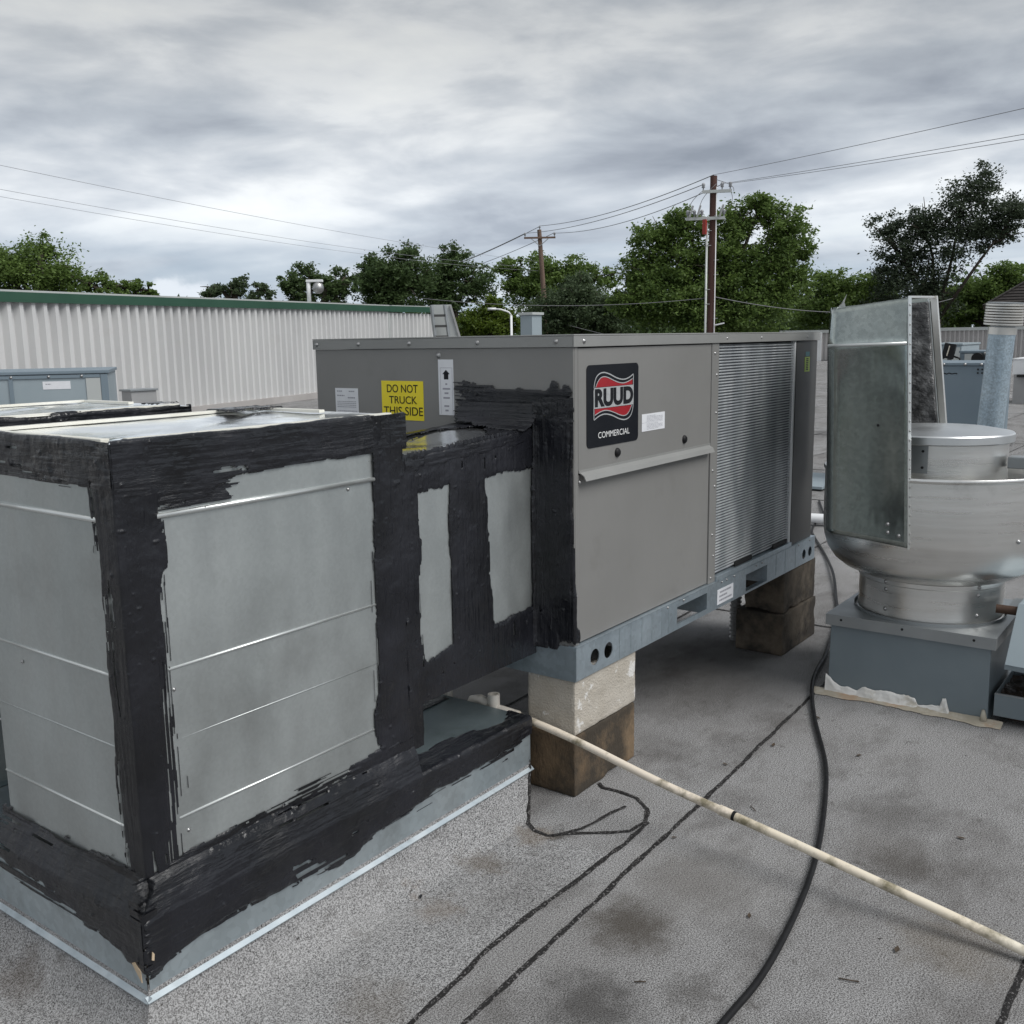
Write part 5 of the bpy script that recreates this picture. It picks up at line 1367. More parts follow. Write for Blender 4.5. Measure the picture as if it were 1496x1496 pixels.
# blue-grey cabinet behind the fan, square to the view direction of its own row
c1 = cabinet('blue grey rooftop cabinet between the deflector box and the flue pipe', 10.72, 11.7, 2.08, 3.3, 0.1, 1.32, 'unit_blue')
for y in (2.14, 2.18):
    for z in (1.22, 1.255):
        mb = MB(); mb.box(10.712, 10.718, y - 0.008, y + 0.008, z - 0.008, z + 0.008); mb.build('bolt', M['dark_in'], c1)
for y in (2.5, 2.3, 2.15):
    screw(c1, (10.703, y, 1.305), nX, sc=1.6)
polyplate('brand_script', M['ink'], c1, (10.72, 2.52, 1.20), nY, Z, ribbon([(0, 0.008), (0.03, 0.014), (0.05, 0.006), (0.07, 0.018), (0.10, 0.008), (0.13, 0.016), (0.15, 0.010)], 0.010), 0.002)
c2 = cabinet('pale blue rooftop unit with the work lamp before it, behind the blue grey cabinet', 16.0, 17.2, 3.50, 4.5, 0.1, 1.46, 'unit_pale')
mb = MB(); mb.box(15.99, 15.996, 3.52, 3.75, 0.5, 1.40); mb.build('access_panel', M['trim_pale'], c2, bevel=0.003)
c3 = cabinet('small grey blue rooftop unit with a round black blower, left of the flue pipe', 14.7, 15.5, 2.72, 3.23, 0.1, 1.37, 'unit_blue')
mb = MB(); mb.tube([(14.55, 2.98, 1.27), (14.70, 2.98, 1.27)], 0.075, 20); mb.build('blower', M['rubber'], c3, smooth=True, auto=50)
mb = MB(); mb.box(14.692, 14.698, 3.06, 3.17, 1.2, 1.33); mb.build('access_panel', M['trim_pale'], c3)
mb = MB(); mb.tube([(14.6, 2.90, 1.33), (14.6, 2.80, 1.36), (14.65, 2.76, 1.28)], 0.025, 10); mb.build('elbow', M['cap_alu'], c3, smooth=True)
wlp = thing('work_lamp', 'small square work lamp on a bent stand behind the blue grey cabinet', 'lamp', (14.62, 3.34, 0))
mb = MB(); mb.tube([(14.64, 3.35, 0.0), (14.64, 3.35, 1.30)], 0.03, 10); mb.build('post', M['grey_steel'], wlp, smooth=True)
mb = MB(); mb.bar((14.60, 3.37, 1.27), (14.62, 3.335, 1.47), 0.15, 0.07, (1, 0, 0)); mb.build('lamp_head', M['rubber'], wlp, bevel=0.01)
mb = MB(); mb.bar((14.562, 3.368, 1.305), (14.582, 3.34, 1.44), 0.010, 0.045, (1, 0, 0)); mb.build('lens', M['brass'], wlp)
mb = MB(); mb.tube([(14.64, 3.31, 1.30), (14.64, 3.22, 1.27), (14.64, 3.20, 1.15), (14.66, 3.23, 1.0)], 0.013, 8); mb.build('lamp_cord', M['rubber'], wlp, smooth=True)
mb = MB(); mb.tube([(14.64, 3.40, 1.29), (14.64, 3.47, 1.26), (14.64, 3.50, 1.2)], 0.013, 8); mb.build('lamp_cord', M['rubber'], wlp, smooth=True)
c4 = cabinet('white rooftop unit by the far parapet, right of the flue pipe', 25.0, 26.3, 3.0, 4.36, 0.66, 1.02, 'white', loc=None)
mb = MB(); mb.box(24.9, 26.2, 3.05, 4.25, 0.60, 0.655); mb.build('skid', M['dark_in'], c4)
st = MB(); st.box(10.15, 11.2, 3.50, 4.2, 0.02, 0.05)
tag(st.build('metal_sheet', M['unit_pale'], None, bevel=0.004), 'pale flat metal sheet lying on the roof beyond the air conditioner', 'metal sheet')
rb = cabinet('dark blue grey unit at the right edge, seen past the fan drum', 7.30, 7.9, 0.75, 1.112, 0.1, 1.05, 'unit_blue')
# flexible conduit under the air conditioner
fc = MB()
pp = [(4.86, 2.12, 0.0 + k * 0.0055) for k in range(100)]
fc.tube(pp, 0.03, 12, rad=[0.026 + 0.006 * (1 if (k // 2) % 2 else 0) for k in range(100)])
tag(fc.build('flexible_conduit', M['grey_steel'], None, smooth=False), 'ribbed grey conduit rising beside the far block stack under the air conditioner', 'conduit')

# cabinet at the left
lc = cabinet('pale blue grey rooftop unit at the left edge in front of the white wall', 0.0, 1.15, 0.0, 2.4, 0.1, 1.425, 'unit_pale', cap='unit_blue')
mb = MB(); mb.box(-0.008, -0.001, 0.0, 0.055, 0.12, 1.39); mb.build('corner_post', M['unit_blue'], lc)
mb = MB(); mb.box(-0.010, -0.001, 0.06, 2.38, 1.365, 1.39); mb.build('top_rail', M['unit_blue'], lc)
mb = MB(); mb.box(-0.007, -0.001, 0.06, 0.17, 0.5, 1.36); mb.build('pale_panel', M['trim_pale'], lc)
mb = MB(); mb.box(-0.010, -0.001, 0.72, 0.75, 0.12, 1.364); mb.build('panel_joint', M['unit_blue'], lc)
mb = MB(); mb.box(-0.010, -0.001, 1.55, 1.58, 0.12, 1.364); mb.build('panel_joint', M['unit_blue'], lc)
paper(lc, 'paper_label', (-0.001, 0.50, 1.275), nY, Z, 0.21, 0.065, [(0.6, 0.1, 0.3, 0.1)])
for y in (0.2, 0.45, 0.73, 1.0, 1.4):
    screw(lc, (-0.010, y, 1.378), nX, sc=1.3)
# move the finished unit to its place, facing the camera side of the roof
rl = Vector(lc.location)
ang = math.radians(55)
lc.rotation_euler = (0, 0, ang)
lc.location = Vector((4.70, 7.68, 0)) + Matrix.Rotation(ang, 3, 'Z') @ rl
sb = MB()
sbx = thing('small_roof_box', 'small grey sheet metal box between the left rooftop unit and the white wall', 'metal box', (7.8, 11.9, 0))
mb = MB(); mb.box(7.43, 7.80, 11.63, 11.85, 0.0, 1.03); mb.build('body', M['grey_steel'], sbx, bevel=0.004)
mb = MB(); mb.box(7.41, 7.82, 11.61, 11.87, 1.032, 1.06); mb.build('box_lid', M['lidzinc'], sbx, bevel=0.004)
# flue box seen over the air conditioner
fb = thing('sheet_metal_vent', 'pale sheet metal vent box rising behind the air conditioner top', 'vent', (9.78, 6.95, 0))
mb = MB(); mb.box(9.70, 9.90, 6.87, 7.04, 0.0, 1.90); mb.build('vent_body', M['unit_pale'], fb, bevel=0.003)
mb = MB(); mb.prism([(9.68, 6.85, 1.902), (9.92, 6.85, 1.902), (9.92, 7.06, 1.902), (9.68, 7.06, 1.902)], (0, 0, 0.03)); mb.build('vent_lid', M['trim_pale'], fb, bevel=0.003)
# ladder leaning at the wall end
ld = thing('metal_ladder', 'grey metal ladder with side sheet at the end of the white wall', 'ladder', (26.0, 21.9, 0))
A0, A1 = Vector((25.75, 22.30, 0.2)), Vector((25.66, 22.30, 2.80))
ux = Vector((0.64, -0.77, 0))
for k, (o0, o1) in enumerate(((0.10, 0.0), (0.60, 0.42))):
    mb = MB(); mb.bar(A0 + ux * (o0 + 0.0) + Vector((0.1, 0, 0)), A1 + ux * (o1 * 1.05), 0.11, 0.08, (0, 0, 1)); mb.build('rail', M['lidzinc'], ld)
for z in (0.3, 0.65, 1.0, 1.35, 1.75, 2.1, 2.45):
    t = (z - 0.2) / 2.6
    mb = MB(); mb.bar(A0.lerp(A1, t) + ux * (0.1 * (1 - t)), A0.lerp(A1, t) + ux * (0.60 * (1 - t) + 0.44 * t), 0.05, 0.08); mb.build('rung', M['ac_dark'], ld)
mb = MB()
bb = [A1 + ux * 0.0, A1 + ux * 0.66, A0 + ux * 1.32 + Vector((0, 0, -0.15)), A0 + ux * 0.15]
mb.prism([p + Vector((0.30, 0.25, 0.02)) for p in bb], (0.04, 0.03, 0)); mb.build('side_sheet', M['trim_pale'], ld)
mb = MB(); mb.bar(A1 + ux * 0.62 + Vector((0.28, 0.22, 0)), A0 + ux * 1.30 + Vector((0.28, 0.22, -0.1)), 0.07, 0.07); mb.build('edge_rail', M['grey_steel'], ld)
# wall lamp above the coping
wa = thing('wall_lamp', 'small floodlight with a glass globe on a bracket above the green coping', 'lamp', (16.85, 17.8, 2.5))
q0 = W0 + wdir * 11.6
q0 = Vector((19.55, 21.85, 0)) if False else W0 + wdir * 11.95
lx = Vector((0.60, -0.80, 0))
mb = MB(); mb.tube([q0 + Vector((0, 0, 2.80)), q0 + Vector((0, 0, 3.40))], 0.06, 8); mb.build('bracket', M['white'], wa, smooth=True)
mb = MB(); mb.bar(q0 + Vector((0, 0, 3.39)) - lx * 0.06, q0 + lx * 0.42 + Vector((0, 0, 3.39)), 0.16, 0.07); mb.build('arm', M['white'], wa, bevel=0.01)
gl = MB(); gl.lathe(tuple(q0 + lx * 0.28 + Vector((0, 0, 3.18))), [(0.0001, -0.16), (0.09, -0.14), (0.155, -0.06), (0.165, 0.03), (0.13, 0.12), (0.08, 0.17), (0.0001, 0.17)], 20); gl.build('globe', M['steel'], wa, smooth=True)
# street lamp beyond the roof
sl = thing('street_lamp', 'pale street lamp with a curved arm in front of the bright green bush', 'street lamp', (36.98, 27.35, GZ))
lp = Vector((36.98, 27.35, 0))
la = Vector((-0.46, 0.61, 0))
mb = MB(); mb.tube([lp + Vector((0, 0, GZ)), lp + Vector((0, 0, 2.70))], 0.055, 8); mb.build('pole', M['white'], sl, smooth=True)
mb = MB(); mb.tube([lp + Vector((0, 0, 2.70)), lp + la * 0.15 + Vector((0, 0, 2.85)), lp + la * 0.6 + Vector((0, 0, 2.97)), lp + la * 1.0 + Vector((0, 0, 3.0))], 0.04, 8); mb.build('arm', M['white'], sl, smooth=True)
mb = MB(); mb.tube([lp + la * 0.9 + Vector((0, 0, 3.0)), lp + la * 1.4 + Vector((0, 0, 3.0))], 0.06, 8); mb.build('lamp_head', M['white'], sl, smooth=True)

# ================================================================ UTILITY POLES AND LINES
P1 = Vector((36.17, 17.08, 0)); P2 = Vector((52.55, 36.55, 0))
ray1 = Vector((P1.y, -P1.x, 0)).normalized(); ray2 = Vector((P2.y, -P2.x, 0)).normalized()
up_ = thing('utility_pole', 'tall dark brown utility pole with two crossarms in front of the big tree', 'utility pole', (P1.x, P1.y, GZ), group='wooden utility poles')
mb = MB(); mb.tube([P1 + Vector((0, 0, GZ)), P1 + Vector((0, 0, 7.62))], 0.15, 14, rad=[0.19, 0.13]); mb.build('pole', M['wood_dark'], up_, smooth=True, auto=50)
rs2 = P1 - ray1 * 0.22 + Vector((-0.1, -0.05, 0))
mb = MB(); mb.tube([rs2 + Vector((0, 0, GZ)), rs2 + Vector((0, 0, 5.9))], 0.045, 8); mb.build('riser_pipe', M['trim_pale'], up_, smooth=True)
mb = MB(); mb.tube([P1 + ray1 * 0.12 + Vector((-0.15, -0.07, GZ)), P1 + ray1 * 0.12 + Vector((-0.15, -0.07, 7.2))], 0.02, 6); mb.build('ground_wire', M['white'], up_, smooth=True)
def arm(pole, p, r, z, a, b, mat, ins):
    f = Vector((-p.x, -p.y, 0)).normalized() * 0.17
    mb = MB(); mb.bar(p + f + r * a + Vector((0, 0, z)), p + f + r * b + Vector((0, 0, z)), 0.09, 0.11); o = mb.build('crossarm', M[mat], pole)
    for t in ins:
        mb = MB(); q = p + f + r * t + Vector((0, 0, z + 0.055))
        mb.lathe(tuple(q), [(0.025, 0), (0.025, 0.08), (0.07, 0.10), (0.05, 0.16), (0.075, 0.19), (0.05, 0.26), (0.0001, 0.28)], 12); mb.build('insulator', M['insul'], o, smooth=True)
    return o
arm(up_, P1, ray1, 7.03, -0.42, 0.68, 'trim_pale', (-0.38, 0.32, 0.62))
arm(up_, P1, ray1, 6.05, -1.02, 0.45, 'trim_pale', (-0.95, -0.70, -0.42, 0.40))
for t in (-0.88, -0.60, 0.25):
    f = Vector((-P1.x, -P1.y, 0)).normalized() * 0.3
    q = P1 + f + ray1 * t + Vector((0, 0, 6.10))
    mb = MB(); mb.bar(q, q + ray1 * 0.13 + Vector((0, 0, 0.42)), 0.07, 0.07); mb.build('fuse_cutout', M['grey_steel'], up_)
q = P1 + Vector((-0.27, -0.12, 0)) - ray1 * 0.30
mb = MB(); mb.bar(q + Vector((0, 0, 5.45)), q + Vector((0, 0, 6.0)), 0.13, 0.13); mb.build('fuse_cutout', M['red'], up_)
mb = MB(); mb.bar(P1 + Vector((-0.2, -0.1, 2.05)) + ray1 * 0.15, P1 + Vector((-0.2, -0.1, 2.12)) + ray1 * 0.5, 0.05, 0.05); mb.build('step_bracket', M['white'], up_)
for z in np.arange(-1.0, 6.6, 0.55):
    s = 1 if int(z * 10) % 2 else -1
    mb = MB(); mb.tube([P1 + Vector((-0.1, -0.05, z)), P1 + ray1 * 0.24 * s + Vector((-0.14, -0.07, z))], 0.014, 6); mb.build('pole_step', M['grey_steel'], up_)
for z0, z1, c0, c1 in ((7.08, 6.15, -0.38, -0.85), (7.3, 6.15, 0.1, -0.5), (7.1, 6.15, 0.6, 0.35), (7.45, 7.0, 0.1, 0.75)):
    f = Vector((-P1.x, -P1.y, 0)).normalized() * 0.2
    pts = [P1 + f + ray1 * (c0 + (c1 - c0) * t + 0.22 * math.sin(math.pi * t) * (1 if c1 > 0 else -1)) + Vector((0, 0, z0 + (z1 - z0) * t)) for t in np.linspace(0, 1, 9)]
    mb = MB(); mb.tube(pts, 0.012, 6); mb.build('jumper_wire', M['wire'], up_, smooth=True)
up2 = thing('utility_pole', 'light brown leaning utility pole with one crossarm, farther off and left of the big tree', 'utility pole', (P2.x, P2.y, GZ), group='wooden utility poles')
B2 = P2 + ray2 * 0.75
mb = MB(); mb.tube([B2 + Vector((0, 0, GZ)), P2 - ray2 * 0.03 + Vector((0, 0, 8.35))], 0.17, 12, rad=[0.21, 0.13]); mb.build('pole', M['wood_pole'], up2, smooth=True, auto=50)
arm(up2, P2, ray2, 7.85, -0.98, 0.98, 'wood_pole', (-0.92, 0.92))
for s in (-1, 1):
    mb = MB(); mb.bar(P2 + ray2 * 0.55 * s + Vector((-0.2, -0.14, 7.8)), P2 + Vector((-0.15, -0.1, 7.35)), 0.04, 0.04); mb.build('arm_brace', M['grey_steel'], up2)
mb = MB(); mb.lathe(tuple(P2 + Vector((0, 0, 8.35))), [(0.03, 0), (0.03, 0.1), (0.08, 0.13), (0.05, 0.22), (0.0001, 0.26)], 10); mb.build('insulator', M['insul'], up2, smooth=True)

def line(label, a, b, sag, r=0.014, n=24, group='overhead power lines', mat='wire'):
    a, b = Vector(a), Vector(b)
    pts = [a.lerp(b, t) - Vector((0, 0, sag * 4 * t * (1 - t))) for t in np.linspace(0, 1, n)]
    mb = MB(); mb.tube(pts, r, 6)
    return tag(mb.build('power_line', M[mat], None, smooth=True), label, 'power line', group)
f1 = Vector((-P1.x, -P1.y, 0)).normalized() * 0.17
top1 = P1 + Vector((0, 0, 7.66))
line('topmost power line running from the dark pole out to the right', top1, (22.1, -3.2, 6.62), 0.10, 0.0085)
line('middle power line running from the dark pole to the right', P1 + f1 + ray1 * 0.32 + Vector((0, 0, 7.30)), (22.1, -3.2, 5.86), 0.10, 0.008)
line('lowest power line running from the dark pole to the right', P1 + f1 + ray1 * 0.62 + Vector((0, 0, 7.30)), (22.0, -3.6, 5.72), 0.12, 0.008)
line('topmost power line between the two poles', top1, P2 + Vector((0, 0, 8.58)), 0.35, 0.016)
line('middle power line between the two poles', P1 + f1 - ray1 * 0.38 + Vector((0, 0, 7.30)), P2 + ray2 * -0.92 + Vector((0, 0, 8.15)), 0.35, 0.015)
line('lowest power line between the two poles', P1 + f1 + ray1 * 0.32 + Vector((0, 0, 7.28)), P2 + ray2 * 0.92 + Vector((0, 0, 8.13)), 0.45, 0.015)
for k, (s, lab) in enumerate(((-0.92, 'left'), (0.0, 'middle'), (0.92, 'right'))):
    line('power line leaving the %s insulator of the far pole towards the trees' % lab, P2 + ray2 * s + Vector((0, 0, 8.15 if s else 8.55)), P2 + ray2 * (s - 22) + Vector((26, 14, 6.3)), 0.9, 0.018)
line('upper sagging line crossing the sky at the left', P2 + ray2 * -0.1 + Vector((0, 0, 6.42)), (8.0, 27.2, 6.9), 0.35, 0.007, mat='wire_faint')
line('middle sagging line crossing the sky at the left', P2 + ray2 * -0.1 + Vector((0, 0, 6.05)), (8.0, 27.2, 6.25), 0.45, 0.0065, mat='wire_faint')
line('lower sagging line crossing the sky at the left', P2 + ray2 * -0.1 + Vector((0, 0, 5.85)), (8.0, 27.2, 6.05), 0.45, 0.006, mat='wire_faint')
line('low service line from the dark pole to the left along the trees', P1 + Vector((0, 0, 3.10)), (30.5, 27.0, 3.3), 0.30, 0.013)
line('low service line from the dark pole to the right towards the house', P1 + Vector((0, 0, 3.15)), (62.0, 14.2, 3.55), 0.7, 0.016)
line('service line running down from the far pole behind the air conditioner', B2 + Vector((0, 0, 2.75)), (36.0, 19.5, 1.3), 0.05, 0.016)

# ================================================================ HOUSE BEHIND THE PARAPET
hs = thing('house', 'house with a dark shingled hip roof behind the far parapet at the right edge', 'house', (74, 9, GZ))
mb = MB(); mb.box(71.6, 83.0, 2.0, 13.4, GZ, 3.2); mb.build('wall', M['tan_wall'], hs)
ev, rg = 3.25, 6.6
E_ = [(70.6, 1.0, ev), (84.0, 1.0, ev), (84.0, 14.3, ev), (70.6, 14.3, ev)]
Rg = [(74.6, 6.6, rg), (80.0, 6.6, rg)]
Rg = [(74.3, 9.6, rg), (80.2, 5.6, rg)]
# shingle courses: stepped strips on the two faces seen
def courses(a, b, c, d, n, name='shingle_course'):
    a, b, c, d = map(Vector, (a, b, c, d))      # a-b eave, d-c ridge
    nn = (b - a).cross(d - a).normalized()
    if nn.z < 0:
        nn = -nn
    for k in range(n):
        t0, t1 = k / n, (k + 1) / n
        p = [a.lerp(d, t0) + nn * 0.06, b.lerp(c, t0) + nn * 0.06, b.lerp(c, t1) + nn * 0.01, a.lerp(d, t1) + nn * 0.01]
        mb = MB(); mb.add(p + [a.lerp(d, t0), b.lerp(c, t0)], [(0, 1, 2, 3), (0, 4, 5, 1)])
        mb.build(name, M['shingle'], roof_, recalc=False)
mb = MB(); mb.add(E_ + Rg, [(0, 3, 4), (3, 2, 5, 4), (2, 1, 5), (1, 0, 4, 5), (0, 1, 2, 3)])
roof_ = mb.build('roof', M['shingle'], hs)
courses(E_[3], E_[0], Rg[0], Rg[0], 18)
mb = MB(); mb.bar((70.58, 1.0, ev - 0.1), (70.58, 14.3, ev - 0.1), 0.06, 0.2); mb.build('fascia', M['bark'], hs)
mb = MB(); mb.bar(Vector(E_[3]) + Vector((0, 0, 0.06)), Vector(Rg[0]) + Vector((0, 0, 0.06)), 0.25, 0.06); mb.build('hip_cap', M['shingle'], hs)

# ================================================================ TREES
TREES=[('feather', 17.91, 33.52, 38, [(0.37, -0.2, 4.25, 1.1), (-0.34, 0.18, 4.06, 1.0), (0.99, -0.55, 3.89, 0.84), (-0.69, 0.36, 4.32, 0.79), (0.51, -0.28, 4.93, 0.42)]),
('low', 22.39, 35.53, 42, [(-0.38, 0.24, 3.89, 0.64), (0.44, -0.28, 3.73, 0.58), (1.1, -0.72, 3.63, 0.38), (-0.9, 0.55, 3.96, 0.41)]),
('low2', 31.02, 39.21, 50, [(-0.82, 0.63, 4.14, 0.62), (-0.0, 0.0, 4.14, 0.76), (0.98, -0.8, 4.07, 0.62)]),
('dark', 36.59, 39.71, 54, [(-0.96, 0.87, 4.54, 0.82), (-0.24, 0.22, 4.98, 0.9), (0.52, -0.48, 4.63, 0.82), (1.11, -1.05, 4.73, 0.82), (-0.6, 0.54, 3.77, 0.93), (0.69, -0.65, 3.75, 0.93)]),
('dark2', 41.47, 39.1, 57, [(-0.21, 0.22, 5.41, 1.34), (0.63, -0.68, 6.14, 1.02), (0.86, -0.93, 4.76, 1.5), (-0.75, 0.78, 4.78, 1.1), (0.01, -0.01, 3.84, 1.38)]),
('dark3', 45.41, 37.67, 59, [(-0.07, 0.08, 6.0, 1.14), (-0.59, 0.7, 5.05, 1.31), (0.67, -0.82, 4.83, 1.31), (-0.36, 0.43, 3.88, 1.43)]),
('bright', 39.56, 30.58, 50, [(-0.02, 0.02, 2.57, 1.18), (-0.55, 0.69, 2.25, 0.9), (0.54, -0.71, 2.42, 0.83), (0.14, -0.18, 3.23, 0.69)]),
('mid', 61.39, 41.32, 74, [(-1.92, 2.71, 6.72, 1.23), (-0.67, 0.98, 6.4, 1.74), (0.72, -1.08, 6.35, 1.64), (1.82, -2.85, 5.82, 1.13), (-0.28, 0.42, 4.92, 2.05), (-1.49, 2.13, 5.1, 1.53)]),
('grey', 50.56, 32.31, 60, [(0.06, -0.09, 3.31, 1.87), (-0.95, 1.44, 2.82, 1.66), (0.91, -1.46, 2.88, 1.49), (-0.05, 0.08, 4.39, 1.24)]),
('big', 43.49, 20.32, 48, [(-1.26, 2.49, 6.09, 1.13), (-1.55, 3.04, 4.8, 1.19), (-0.68, 1.39, 6.73, 1.06), (-0.64, 1.31, 4.75, 1.53), (0.35, -0.76, 6.58, 1.13), (0.78, -1.77, 7.29, 0.86), (1.22, -2.85, 6.34, 1.19), (1.02, -2.34, 4.85, 1.46), (0.2, -0.43, 4.91, 1.39), (-1.06, 2.14, 3.28, 1.79), (0.68, -1.53, 3.19, 1.86), (1.34, -3.15, 3.91, 1.0), (-0.21, 0.44, 2.92, 1.86), (1.45, -3.44, 5.26, 0.6), (-1.83, 3.53, 3.31, 1.0)]),
('round', 70.41, 22.78, 74, [(-0.45, 1.35, 4.75, 1.43), (0.09, -0.29, 4.55, 1.64), (0.61, -1.99, 4.36, 1.43), (-0.74, 2.17, 3.46, 1.84), (-0.03, 0.08, 2.94, 2.05), (0.63, -2.06, 2.89, 1.74)]),
('live', 68.24, 15.6, 70, [(0.04, -0.16, 9.42, 1.74), (0.31, -1.41, 10.63, 1.26), (-0.51, 2.1, 8.65, 1.65), (-1.09, 4.16, 8.21, 1.16), (0.48, -2.28, 8.54, 1.65), (0.69, -3.38, 8.71, 1.26), (-0.73, 2.91, 6.75, 1.74), (-0.05, 0.22, 7.37, 2.03), (-0.39, 1.63, 4.69, 2.13), (-0.93, 3.64, 5.41, 1.36), (0.35, -1.6, 7.48, 1.16), (-0.49, 2.02, 2.99, 1.94), (-1.05, 4.04, 3.69, 1.26)]),
('back', 82.3, 16.82, 84, [(0.05, -0.25, 4.65, 2.09), (0.4, -2.1, 5.33, 1.86), (-0.25, 1.18, 3.94, 1.86), (0.33, -1.69, 3.25, 2.21), (-0.54, 2.44, 3.21, 1.97)])]

LEAF = dict(feather=('leaf_mid', 'tall feathery green tree behind the left end of the white wall', 'feathery_tree'),
            low=('leaf_mid', 'low loose green tree top just right of the feathery tree', 'small_tree'),
            low2=('leaf_grey', 'low round tree top over the green coping, alone against the bright cloud', 'small_tree'),
            dark=('leaf_dark', 'small dark tree behind the wall lamp', 'dark_tree'),
            dark2=('leaf_dark', 'dark tree above the right end of the green coping, left one of the dark pair', 'dark_tree'),
            dark3=('leaf_dark', 'dark tree above the metal ladder, right one of the dark pair', 'dark_tree'),
            bright=('leaf_bright', 'bright yellow green bush behind the street lamp', 'bush'),
            mid=('leaf_mid', 'green tree behind the light brown leaning utility pole', 'tree'),
            grey=('leaf_grey', 'dull grey green trees mass between the leaning pole and the big tree', 'tree'),
            big=('leaf_mid', 'biggest broad green tree behind the dark brown utility pole', 'broad_tree'),
            round=('leaf_mid', 'low rounded green tree between the big tree and the deflector box', 'tree'),
            live=('leaf_live', 'dark ragged tree with bare limbs showing at the upper right', 'ragged_tree'),
            back=('leaf_mid', 'green tree behind the shingled roof and the ragged tree', 'tree'))
DENS = dict(feather=(0.75, 1.0), low=(0.8, 1), low2=(0.9, 1), dark=(1.05, 1), dark2=(1.15, 1), dark3=(1.15, 1), bright=(1.4, 1), mid=(0.95, 1), grey=(1.3, 1), big=(1.0, 1.1), round=(1.1, 1), live=(0.78, 0.85), back=(1.1, 1))
def tree(key, bx, by, D, blobs, seed):
    mat, label, nm = LEAF[key]
    dn, ls = DENS[key]
    rs = np.random.RandomState(seed)
    t = thing(nm, label, 'bush' if nm == 'bush' else 'tree', (bx, by, GZ))
    zs = [b[2] for b in blobs]
    zlow = min(b[2] - b[3] for b in blobs)
    cx = sum(b[0] * b[3] ** 2 for b in blobs) / sum(b[3] ** 2 for b in blobs)
    cy = sum(b[1] * b[3] ** 2 for b in blobs) / sum(b[3] ** 2 for b in blobs)
    base = Vector((bx + cx, by + cy, GZ))
    fork = Vector((bx + cx, by + cy, max(GZ + 1.5, min(zs) - 0.5)))
    R = max(0.12, 0.02 * D * 0.35)
    if nm != 'bush':
        mb = MB(); mb.tube([base, base.lerp(fork, 0.5) + Vector((0.1, 0.05, 0)), fork], R, 10, rad=[R * 1.3, R, R * 0.8]); mb.build('trunk', M['bark'], t, smooth=True)
    mb = MB()
    limbs = []
    LR = R * (0.6 if key == 'live' else 1.0)
    for bi, (x, y, z, r) in enumerate(blobs):
        if key == 'live' and bi % 3 == 1:
            continue
        e = Vector((bx + x, by + y, z))
        mid = fork.lerp(e, 0.55) + Vector((rs.uniform(-.3, .3), rs.uniform(-.3, .3), rs.uniform(0, .5)))
        pts = [fork - Vector((0, 0, 0.4)), mid, e + Vector((0, 0, r * 0.3))]
        mb.tube(pts, 0.1, 6, rad=[LR * 0.5, LR * 0.3, LR * 0.10])
        for k in range(7):
            dv = Vector(rs.normal(size=3)).normalized() * r * rs.uniform(0.6, 1.05)
            p0 = mid.lerp(e, rs.uniform(0.3, 1.0))
            mb.tube([p0, p0.lerp(e + dv, 0.5) + Vector((0, 0, 0.1)), e + dv], 0.05, 5, rad=[R * 0.14, R * 0.09, R * 0.03])
    mb.build('limbs', M['bark'], t, smooth=True)
    size = 3.3 / 1446.0 * D * ls * 0.5
    cen = []
    for (x, y, z, r) in blobs:
        nc = int(42 * dn * (r / (30 * D / 1446.0)) ** 2) + 5
        for _ in range(nc):
            u = rs.normal(size=3); u /= np.linalg.norm(u)
            rad = r * (rs.uniform(0.03, 1.0) ** 0.5) * rs.uniform(0.82, 1.12)
            depth = 1.0
            c = np.array((bx + x, by + y, z)) + u * rad * np.array((depth, depth, 0.92))
            cr_ = r * rs.uniform(0.13, 0.28)
            nl = int(80 * rs.uniform(0.6, 1.3))
            dd = rs.normal(size=(nl, 3)) * cr_ * 0.62 * np.array((1.15, 1.15, 0.75))
            if key in ('live', 'feather'):
                dd *= 1.25
                dd[:, 2] -= np.abs(rs.normal(size=nl)) * cr_ * 0.25
            cen.append(c + dd)
    cen = np.concatenate(cen)
    n = len(cen)
    a = rs.normal(size=(n, 3)); a[:, 2] *= 0.6; a /= np.linalg.norm(a, axis=1)[:, None]
    b = rs.normal(size=(n, 3)); b -= (b * a).sum(1)[:, None] * a; b /= np.linalg.norm(b, axis=1)[:, None]
    s = size * rs.uniform(0.6, 1.5, size=(n, 1))
    a = a * s * 1.25; b = b * s * 0.62
    P = np.stack([cen - a, cen + b, cen + a, cen - b], 1).reshape(-1, 3)
    q = np.arange(n * 4).reshape(n, 4)
    o = npmesh('crown', P, q, M[mat], t, smooth=False)
    return n
tot = 0
for i, (k, bx, by, D, bl) in enumerate(TREES):
    tot += tree(k, bx, by, D, bl, 100 + i)
# far wood closing the gaps below the crowns
rs = np.random.RandomState(5)
P, Q = [], 0
cen = []
for az0, az1, D, zt, n in ((2, 33, 96, 3.9, 900), (33, 44, 90, 2.8, 350), (44, 68, 78, 2.0, 420)):
    for _ in range(n):
        az = math.radians(rs.uniform(az0, az1)); dd = D + rs.uniform(-4, 4)
        top = zt + 1.4 * math.sin(az * 37) + 0.8 * math.sin(az * 90)
        z = rs.uniform(-2, top)
        c = np.array((dd * math.cos(az), dd * math.sin(az), z))
        cen.append(c + rs.normal(size=(34, 3)) * 0.85)
cen = np.concatenate(cen); n = len(cen)
a = rs.normal(size=(n, 3)); a /= np.linalg.norm(a, axis=1)[:, None]
b = rs.normal(size=(n, 3)); b -= (b * a).sum(1)[:, None] * a; b /= np.linalg.norm(b, axis=1)[:, None]
s = 0.26 * rs.uniform(0.6, 1.5, size=(n, 1))
P = np.stack([cen - a * s, cen + b * s * 0.6, cen + a * s, cen - b * s * 0.6], 1).reshape(-1, 3)
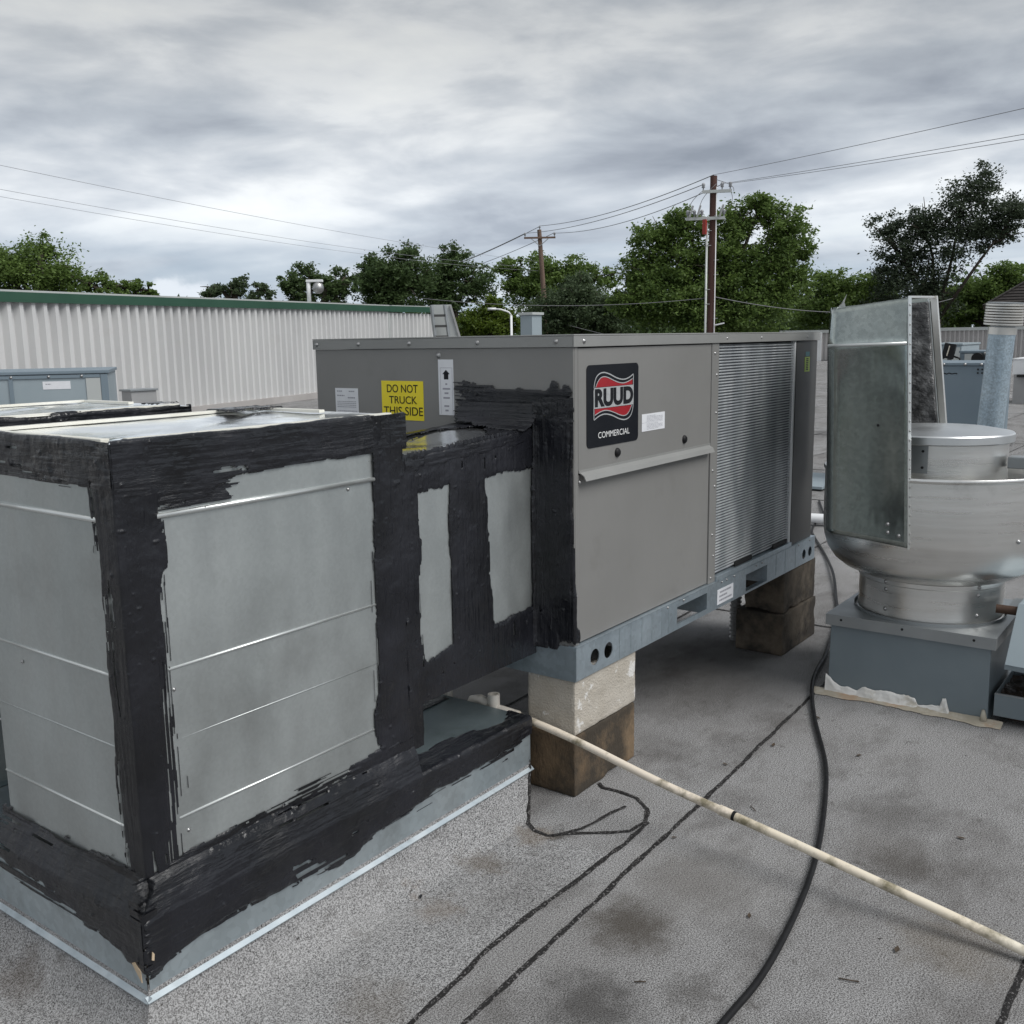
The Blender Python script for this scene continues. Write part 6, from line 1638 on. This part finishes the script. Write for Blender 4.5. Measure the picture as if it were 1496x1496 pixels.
tag(npmesh('far_wood', P, np.arange(n * 4).reshape(n, 4), M['leaf_dark'], None, smooth=False), 'dark mass of distant woodland behind the separate trees', 'woodland', kind='stuff')

# ================================================================ SMALL LITTER ON THE ROOF
def scrap(x, y, s, label, rot, mat='leafdead', g_='dead leaves on the roof'):
    mb = MB()
    pts = [(-1, 0, 0.1), (-0.3, 0.45, 0.25), (0.5, 0.4, 0.1), (1.1, 0.05, 0.3), (0.4, -0.4, 0.15), (-0.4, -0.35, 0.2), (0.1, 0, 0.0)]
    c_, s_ = math.cos(rot), math.sin(rot)
    vs = [(x + s * (a * c_ - b * s_), y + s * (a * s_ + b * c_), 0.004 + s * c * 0.8) for a, b, c in pts]
    fs = [(0, 1, 6), (1, 2, 6), (2, 3, 6), (3, 4, 6), (4, 5, 6), (5, 0, 6)]
    o = mb.add(vs, fs).build('dead_leaf', M[mat], None, recalc=False)
    return tag(o, label, 'dead leaf', g_)
scrap(1.983, 1.832, 0.0115, 'black chip of dried sealant on the pale roof near the curb', 0.6, 'seal')
scrap(3.618, 1.404, 0.016, 'dead leaf between the drain pipe and the fan curb, near the long seam', 0.2)
scrap(3.343, 1.485, 0.012, 'dead leaf on the far side of the long seam from the cable', 1.2)
scrap(2.725, 1.384, 0.010, 'tiny dark leaf beside the long seam below the block stack', 2.0)
scrap(4.0, 1.358, 0.015, 'dead leaf close to the black cable before the fan curb', 0.9)
scrap(2.444, 1.003, 0.012, 'dead leaf on the near side of the drain pipe, left of the cable', 0.4)
scrap(3.711, 1.094, 0.014, 'dead leaf right of the cable in front of the fan curb', 2.6)
scrap(2.52, 0.62, 0.015, 'dead leaf on the near side of the pipe, right of the cable', 0.1)
scrap(3.25, 0.62, 0.014, 'dead leaf far right on the open roof beyond the pipe', 1.7)

def twig(x, y, l, rot, label):
    mb = MB()
    c_, s_ = math.cos(rot), math.sin(rot)
    mb.tube([(x, y, 0.004), (x + c_ * l * 0.5 - s_ * l * 0.06, y + s_ * l * 0.5 + c_ * l * 0.06, 0.006), (x + c_ * l, y + s_ * l, 0.004)], 0.0018, 5)
    return tag(mb.build('twig', M['leafdead'], None), label, 'twig', 'twigs on the roof')
twig(2.33, 0.66, 0.05, 1.9, 'thin dark twig on the open roof between the cable and the right corner')
twig(2.12, 0.50, 0.035, 2.6, 'short twig near the lower right corner of the roof')
twig(3.05, 1.24, 0.04, 0.8, 'thin twig between the long seam and the cable')
twig(2.02, 1.10, 0.03, 2.2, 'tiny twig left of the cable near the bottom of the picture')
